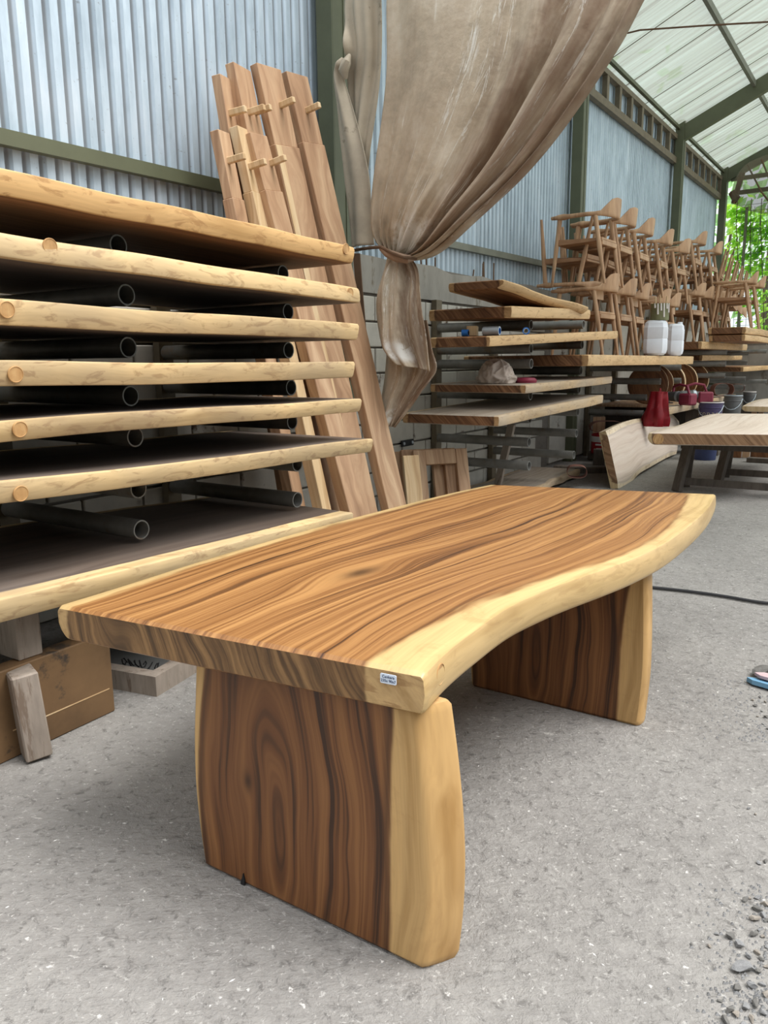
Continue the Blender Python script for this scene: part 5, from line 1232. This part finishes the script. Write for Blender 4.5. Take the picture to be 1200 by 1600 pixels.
trestle(1062, 768, ZF - 0.122, 'nearer dark wooden trestle under the pale slab at right', 1.02)
trestle(1127, 752, ZF - 0.122, 'farther dark wooden trestle under the pale slab at right', 0.9)
# second table behind, and brown cabinets of boards under
Ll3 = by_len(edge_pts([(1160, 634), (1172, 628), (1186, 624), (1204, 622)], 0.60)); Rl3 = lambda s: tuple(Vector(Ll3(s)) + Vector((1.0, 0.0, 0)))
tb2 = empty('work_table', 'small pale slab table farther back at the right edge', 'table', tuple(Ll3(0)[:2]) + (0,))
base = Vector(tuple(Ll3(0)[:2]) + (0,))
mb = slab_mesh(Ll3, Rl3, 0.09, n=12, m=5, profL=pfl); centred(mb, base).obj('tabletop', [M_['slab_pale'], M_['plank_light']], tb2, smooth=True)
for x_, y_ in ((0.1, 0.15), (0.9, 0.15), (0.1, 0.9), (0.9, 0.9)): MB().box((x_ + 0.05, y_, 0.254), (0.07, 0.07, 0.506), ch=0.004).obj('leg', M_['plank'], tb2)
for k, (px0, px1, m_) in enumerate([(1143, 1156, M_['round_top']), (1156, 1168, M_['plank']), (1168, 1215, M_['round_top'])]):
    a = at(px0, 718, y=11.2); b_ = at(px1, 718, y=11.2); w_ = (b_ - a).length
    o = MB().box((0, 0, 0), (w_ - 0.004, 0.05, 0.52), ch=0.003).obj('stacked_board', m_, loc=((a.x + b_.x) / 2, 11.3 + 0.06 * k, 0.262)); tag(o, ('narrow brown board standing under the trestle table', 'pale narrow board between two brown ones under the trestle table', 'wide dark brown board standing under the trestle table')[k], 'board')
pl2 = MB().box((0, 0, 0), (1.3, 0.12, 0.06), ch=0.004).obj('floor_beam', M_['dark_wood'], loc=(-0.9, 10.9, 0.031)); tag(pl2, 'dark beam lying on the floor behind the far trestle', 'board')
# buckets
def bucket(px0, px1, pyt, pyb, y, z0, mat, label, lid=None, text_=None):
    a = at(px0, pyt, y=y); b = at(px1, pyt, y=y); r = (b - a).length / 2; zt_ = (a.z + b.z) / 2; h = zt_ - z0; c = Vector(((a.x + b.x) / 2, y + r, z0))
    o = MB().lathe([(r * 0.86, 0), (r * 0.88, 0.006), (r * 0.97, h * 0.80), (r * 1.02, h * 0.81), (r * 1.02, h * 0.84), (r * 0.98, h * 0.85), (r, h * 0.97), (r * 1.04, h * 0.975), (r * 1.04, h), (r * 0.95, h), (r * 0.93, h * 0.5)], seg=28, cap=False).lathe([(0.01, 0.001), (r * 0.86, 0.001)], seg=28, cap=False).lathe([(0.01, h * 0.5), (r * 0.93, h * 0.5)], seg=28, cap=False).obj('bucket', mat, smooth=True, loc=c, angle=40)
    tag(o, label, 'bucket', 'paint buckets')
    MB().tube([(r * 1.03 * math.cos(t), -abs(r * 1.05 * math.sin(t)) * 0.9 if False else -r * 1.05 * math.sin(t), h * 0.9 - 0.16 * math.sin(t)) for t in np.linspace(0, math.pi, 9)], 0.006, 6).obj('handle', M_['silver'], o, smooth=True)
    if lid: MB().lathe([(r * 1.02, h + 0.001), (r * 1.06, h + 0.001), (r * 1.06, h + 0.012), (r * 0.9, h + 0.014)], seg=28, cap=False).obj('rim', lid, o, smooth=True)
    return o, r, h
def arc_text(body, size, r, ang, z, mat, parent):
    w = size * 0.62 / r
    for k, ch_ in enumerate(body):
        a = ang + (k - (len(body) - 1) / 2) * w; n_ = Vector((math.cos(a), math.sin(a), 0)); x_ = Vector((-math.sin(a), math.cos(a), 0))
        text(ch_, size, mat, parent, n_ * (r + 0.0015) + Vector((0, 0, z)), Matrix((x_, Vector((0, 0, 1)), n_)).transposed(), 'letter', 0.0008)
o, r, h = bucket(1089, 1127, 630, 0, 11.4, 0.34, M_['bucket_violet'], 'violet paint bucket with pale lettering behind the pale slab', M_['white_paint'])
arc_text('propan', 0.095, r * 0.99, -1.75, h * 0.62, M_['label_tan'], o)
MB().lathe([(r * 0.975, h * 0.30), (r * 0.99, h * 0.31), (r * 0.99, h * 0.34), (r * 0.98, h * 0.35)], seg=28, cap=False).obj('stripe', M_['label_tan'], o, smooth=True)
b_ = MB().box((0, 0, 0), (0.32, 0.32, 0.339), ch=0.004).obj('wood_block', M_['dark_wood'], loc=(o.location.x, o.location.y, 0.1695)); tag(b_, 'dark box under the violet bucket', 'block')
o, r, h = bucket(1129, 1158, 619, 0, 12.6, 0.35, M_['bucket_grey'], 'plain grey bucket right of the violet bucket', M_['silver'])
b_ = MB().box((0, 0, 0), (0.36, 0.36, 0.349), ch=0.004).obj('wood_block', M_['dark_wood'], loc=(o.location.x, o.location.y, 0.1745)); tag(b_, 'dark box under the plain grey bucket', 'block')
o, r, h = bucket(1160, 1180, 613, 0, 15.2, 0.42, M_['bucket_grey'], 'smaller grey bucket behind the plain grey one', M_['white_paint'])
b_ = MB().box((0, 0, 0), (0.36, 0.36, 0.419), ch=0.004).obj('wood_block', M_['dark_wood'], loc=(o.location.x, o.location.y, 0.2095)); tag(b_, 'dark box under the smaller grey bucket', 'block')
q = at(1100, 720, z=0.0)
o, r, h = bucket(1080, 1120, 676, 0, q.y, 0.0, M_['bucket_blue'], 'dark blue bucket on the floor seen under the trestle table', None)
arc_text('18 KG', 0.06, r * 0.95, -1.5, h * 0.45, M_['bucket_grey'], o) if False else None
for k, a in enumerate((-1.62, -1.38, -1.26)): MB().box((0, 0, 0), (0.03, 0.004, 0.022)).obj('printed_mark', M_['label_tan'], o, loc=(r * 0.955 * math.cos(a), r * 0.955 * math.sin(a), h * 0.42), rot=(0, 0, a + math.pi / 2))
# ------------------------------------------------------------------ floor things: cable, sole, stones
cb = MB(); pts = [at(px, py, z=0.012) for px, py in ((1010, 917), (1022, 918), (1060, 922), (1100, 927), (1140, 933), (1180, 940), (1215, 944), (1260, 948))]
cbl = [Vector(poly_at([tuple(p) for p in pts], i / 30)) for i in range(31)]
cbl = [at(960, 908, z=0.012), at(990, 914, z=0.012)] + cbl
c0 = cbl[0].copy(); o = centred(cb.tube(cbl, 0.009, 8), c0).obj('power_cable', M_['cable'], smooth=True, loc=c0); tag(o, 'thin black cable running across the floor at right', 'cable')
q = at(1186, 1076, z=0.01)
sole = [(0, 0.0), (0.03, 0.035), (0.09, 0.045), (0.16, 0.035), (0.22, 0.045), (0.27, 0.03), (0.285, 0), (0.27, -0.03), (0.2, -0.04), (0.1, -0.04), (0.03, -0.03)]
e = empty('torn_sandal', 'torn sandal sole, blue and pink, among the stones at right', 'sandal', (at(1166, 1066, z=0).x, at(1166, 1066, z=0).y, 0), (0, 0, -0.15))
MB().prism(sole, 0.004, 0.022, M=Matrix.Rotation(-0.16, 3, 'X')).obj('sole', M_['sole_blue'], e)
MB().prism([(x * 0.99 + 0.02, y * 0.95 + 0.03) for x, y in sole], 0.03, 0.042, M=Matrix.Rotation(-0.10, 3, 'X')).obj('insole', M_['sole_pink'], e)
def stone_mesh(seed, name='stone'):
    r = random.Random(seed); bm = bmesh.new(); bmesh.ops.create_icosphere(bm, subdivisions=3, radius=1.0)
    pl = [(Vector((r.gauss(0, 1), r.gauss(0, 1), r.gauss(0, 1))).normalized(), r.uniform(0.40, 0.80)) for _ in range(13)]
    for v in bm.verts:
        for n_, d in pl:
            k = v.co.dot(n_)
            if k > d: v.co -= n_ * (k - d)
    for v in bm.verts: v.co.z = v.co.z * 0.55; v.co.y *= 0.8; v.co += Vector((math.sin(9 * v.co.y + seed), math.sin(8 * v.co.z), math.sin(7 * v.co.x))) * 0.03
    zmin = min(v.co.z for v in bm.verts)
    for v in bm.verts: v.co.z -= zmin
    me = bpy.data.meshes.new(name); bm.to_mesh(me); bm.free(); return me
SM = [stone_mesh(k) for k in range(8)]
def stone(px, py, rad, k, mat, label, sx=1.0):
    me = SM[k % 8].copy(); me.materials.append(M_[mat]); q = at(px, py, z=0); o = bpy.data.objects.new('stone', me); COL.objects.link(o)
    o.location = (q.x, q.y, 0.0005); o.scale = (rad * sx, rad, rad); o.rotation_euler = (0, 0, rnd.uniform(0, 6)); tag(o, label, 'stone', 'stones at the right edge'); return o
stone(1162, 1518, 0.025, 6, 'stone', 'largest grey stone in the bottom right corner', 1.5)
stone(1150, 1546, 0.013, 2, 'stone_dark', 'grey stone just below the largest one')
stone(1176, 1544, 0.013, 3, 'stone', 'rounded pale stone right of the one below the largest')
stone(1155, 1478, 0.017, 4, 'stone', 'grey stone above the largest one')
stone(1140, 1465, 0.014, 5, 'stone_dark', 'dark stone at upper left of the largest one')
stone(1192, 1056, 0.05, 6, 'stone_dark', 'dark lumpy stone behind the torn sandal', 1.4)
GEN = 'small stones scattered at the right edge of the floor'
gl = ['small grey chip of stone on the floor at the right edge', 'small pale chip of stone on the floor at the right edge', 'small dark chip of stone on the floor at the right edge']
spots = [(1188, 1090), (1196, 1098), (1180, 1104), (1190, 1112), (1184, 1120), (1197, 1122), (1192, 1132), (1176, 1095), (1199, 1140), (1170, 1264), (1180, 1273), (1196, 1347), (1186, 1350), (1172, 1405), (1165, 1408), (1184, 1404), (1196, 1415),
    (1182, 1423), (1192, 1432), (1178, 1438), (1198, 1440), (1186, 1455), (1192, 1465), (1178, 1462), (1197, 1480), (1182, 1490), (1190, 1500), (1170, 1497), (1198, 1512), (1184, 1520), (1120, 1461), (1108, 1480), (1080, 1476), (1190, 1540), (1198, 1556), (1180, 1570), (1165, 1575), (1150, 1588), (1140, 1580), (1192, 1585), (1175, 1594), (1135, 1600), (1160, 1604), (1100, 1612), (1125, 1565)]
for k, (px, py) in enumerate(spots):
    t = k % 3; o = stone(px, py, rnd.uniform(0.005, 0.013), k, ('stone', 'stone_warm', 'stone_dark')[t], gl[t], rnd.uniform(1, 1.6)); o['group'] = ('small grey stone chips', 'small pale stone chips', 'small dark stone chips')[t]
gm = MB()
for k in range(700):
    px = 1210 - abs(rnd.gauss(0, 55)); py = rnd.choice((rnd.uniform(1380, 1640), rnd.uniform(1060, 1160), rnd.uniform(1380, 1640)))
    q = at(px, py, z=0); s = rnd.uniform(0.0015, 0.005)
    gm.add([(q.x + s * rnd.uniform(.6, 1.4), q.y, 0.0005), (q.x - s, q.y + s, 0.0005), (q.x - s * .7, q.y - s * 1.2, 0.0005), (q.x, q.y, s * 1.3)], [(0, 1, 3), (1, 2, 3), (2, 0, 3), (0, 2, 1)])
o = gm.obj('gravel', M_['stone']); tag(o, 'fine gravel and grit along the right edge of the floor', 'gravel', kind='stuff')
gm = MB()
for k in range(240):
    q = Vector((rnd.uniform(-2.2, 0.4), rnd.uniform(0.9, 7.5), 0)); s = rnd.uniform(0.0012, 0.0035); a = rnd.uniform(0, 6)
    d = Vector((math.cos(a), math.sin(a), 0)) * s * rnd.uniform(1, 3); e_ = Vector((-d.y, d.x, 0)).normalized() * s * 0.6
    gm.add([q + d, q + e_, q - d, q - e_, q + Vector((0, 0, s * 0.5))], [(0, 1, 4), (1, 2, 4), (2, 3, 4), (3, 0, 4)])
o = gm.obj('wood_chips', M_['chip']); tag(o, 'pale wood chips and crumbs strewn over the floor', 'debris', kind='stuff')
# ------------------------------------------------------------------ open end: mesh fence, vines, shade net, trees
YE = 19.6
def endp(px, py, y=YE): return at(px, py, y=y)
fe_ = empty('wire_fence', 'wire mesh fence closing the open end behind the chairs', 'fence', (-3, YE, 0)); fb_ = Vector((-3, YE, 0))
for x in (-3.2, -0.4, 2.4): MB().tube([Vector((x, YE, 0)) - fb_, Vector((x, YE, 4.6)) - fb_], 0.03, 8).obj('post', M_['green_steel'], fe_)
wm = MB()
for k in range(56): x = -3.3 + k * 0.13; wm.box(Vector((x, YE, 2.3)) - fb_, (0.008, 0.008, 4.6))
for k in range(36): wm.box(Vector((0.2, YE, 0.1 + k * 0.13)) - fb_, (7.0, 0.008, 0.008))
o = wm.obj('mesh_wire', M_['wire'], fe_); o['kind'] = 'stuff'
for z in (4.75, 5.25):
    b = at(1140, 235 if z > 5 else 265, y=YE - 0.4)
tb = [bar('trim_%d' % (12 + i), (-3.45, 18.95, at(1140, py, y=18.95).z), (8.0, 18.95, at(1140, py, y=18.95).z + 0.15), 0.08, 0.08, M_['green_steel'], None) for i, py in enumerate((281, 303))]
for o in tb: tag(o, kind='structure', label='horizontal steel tube across the open end')
def leaf_cloud(name, n, pos, size, mat, label, cat, flat=None, sc=None, kind='stuff', parent=None):
    mb = MB(); r = random.Random(len(name) + n)
    vs = []; fs = []
    for i in range(n):
        p = pos(r); s = r.uniform(0.6, 1.3) * size
        a = Vector((r.gauss(0, 1), r.gauss(0, 1), r.gauss(0, 1))).normalized(); b = a.orthogonal().normalized(); c_ = a.cross(b)
        if flat: b = (b + Vector((0, 0, 0))).normalized()
        k = len(vs); vs += [p - b * s, p + c_ * s * 0.55 + a * s * .12, p + b * s, p - c_ * s * 0.55 + a * s * .12]
        fs += [(k, k + 1, k + 2, k + 3)]
    return tag(mb.add(vs, fs).obj(name, mat, parent), label, cat, kind=kind)
vine_spots = [(endp(px, py), s) for px, py, s in ((1152, 335, .30), (1160, 352, .45), (1150, 365, .4), (1175, 340, .5), (1180, 358, .5), (1165, 375, .5), (1190, 350, .45), (1195, 370, .4), (1160, 395, .45), (1185, 395, .35), (1175, 420, .4), (1195, 420, .3), (1150, 410, .35), (1165, 450, .4), (1190, 460, .4), (1180, 490, .5), (1160, 480, .5), (1145, 330, .3), (1200, 520, .5), (1210, 350, .6), (1230, 400, .6))]
vn = empty('climbing_vine', 'bright green vine climbing the wire fence at the open end', 'vine', (-2.5, YE, 0)); vb = Vector((-2.5, YE, 0))
leaf_cloud('foliage', 900, lambda r: (lambda c: c[0] + Vector((r.gauss(0, .45), r.gauss(0, .05), r.gauss(0, .45))) * c[1] - vb + Vector((0, 0.06, 0)))(r.choice(vine_spots)), 0.085, M_['leaf'], None, None, parent=vn)
sm_ = MB()
for px0, px1 in ((1172, 1168), (1188, 1192), (1150, 1156)):
    sm_.tube([endp(px1, 620) - vb + Vector((0, .03, 0)), endp((px0 + px1) / 2 + 3, 480) - vb + Vector((0, .03, 0)), endp(px0, 350) - vb + Vector((0, .03, 0)), endp(px0 + 2, 310) - vb + Vector((0, .03, 0))], 0.009, 6)
sm_.obj('stem', M_['bark'], vn)
def tree(x, y, h, cr, seed, label, n=520, sz=0.20):
    e = empty('leafy_tree', label, 'tree', (x, y, -0.05), group='trees beyond the open end')
    r = random.Random(seed); L = [Vector((r.uniform(-cr, cr) * .7, r.uniform(-cr, cr) * .7, h * r.uniform(0.42, 1.0))) for _ in range(14)]
    MB().tube([(0, 0, 0), (0.1, 0.05, h * 0.35), (-0.05, 0, h * 0.7)], [0.2, 0.15, 0.08], 8).obj('trunk', M_['bark'], e)
    br_ = MB()
    for q in L[:8]: br_.tube([(0.05, 0, h * 0.35), (q.x * .6, q.y * .6, lerp(h * .35, q.z, .6)), q], [0.07, 0.04, 0.02], 5)
    br_.obj('branches', M_['bark'], e)
    leaf_cloud('crown', n, lambda r_: r_.choice(L) + Vector((r_.gauss(0, 1), r_.gauss(0, 1), r_.gauss(0, .8))) * cr * 0.33, sz, M_['tree_leaf'], None, None, parent=e, kind='stuff')
tree(-5.2, 27.5, 7.5, 2.2, 1, 'leafy tree just beyond the far wall post')
tree(-0.2, 29.5, 8.5, 2.4, 2, 'broad leafy tree behind the shade net')
tree(3.6, 26.0, 8.0, 2.6, 3, 'leafy tree farther right beyond the fence')
tree(-7.5, 15.0, 7.0, 2.0, 4, 'leafy tree outside the wall, glimpsed through the eave gap')
tree(-7.8, 20.5, 7.5, 2.2, 5, 'leafy tree outside the wall near its far corner')
tree(-2.0, 34.0, 9.0, 3.4, 6, 'pale distant tree between the nearer trees', 1400, 0.3)
tr_ = MB().lathe([(0.30, 0), (0.24, 1.2), (0.20, 3.0), (0.16, 4.4)], seg=14, cap=False).obj('tree_trunk', M_['bark'], loc=(at(1196, 480, y=22.5).x + 0.1, 22.5, -0.05), smooth=True); tag(tr_, 'grey ringed palm trunk behind the vine', 'trunk')
# dark shade net sagging from the end frame
vs = []; gc = []; fs = []; nu, nv = 28, 16
T = [(1160, 262), (1175, 252), (1200, 240), (1260, 218), (1360, 180)]; Bm = [(1143, 318), (1155, 322), (1185, 333), (1260, 340), (1360, 330)]
for j in range(nv + 1):
    v = j / nv
    for i in range(nu + 1):
        u = i / nu; a = poly_at([(p[0], p[1], 0) for p in T], u); b = poly_at([(p[0], p[1], 0) for p in Bm], u)
        p = at(lerp(a[0], b[0], v), lerp(a[1], b[1], v), y=18.7); p.y -= 0.30 * math.sin(math.pi * v) + 0.05 * math.sin(9 * u + 3 * v); vs.append(p)
for j in range(nv):
    for i in range(nu): q = j * (nu + 1) + i; fs.append((q, q + 1, q + nu + 2, q + nu + 1))
c = Vector(vs[0]); o = centred(MB().add(vs, fs), c).obj('shade_net', M_['net'], loc=c, smooth=True); tag(o, 'dark see-through shade net sagging under the end rafter', 'net')
nr = MB()
for k in range(4):
    p0 = at(1168 + 22 * k, 258 - 9 * k, y=18.6); p1 = at(1190 + 20 * k, 300, y=18.35); p2 = at(1215 + 18 * k, 332, y=18.5)
    nr.tube([p0, p1, p2], 0.018, 5)
centred(nr, c).obj('net_cord', M_['rope'], o)
tw = MB().tube([at(1143, 300, y=18.7), at(1150, 310, y=18.7), at(1146, 318, y=18.7), at(1160, 270, y=18.7)], [0.07, 0.09, 0.05, 0.06], 8)
centred(tw, c).obj('gathered_corner', M_['rope'], o, smooth=True)
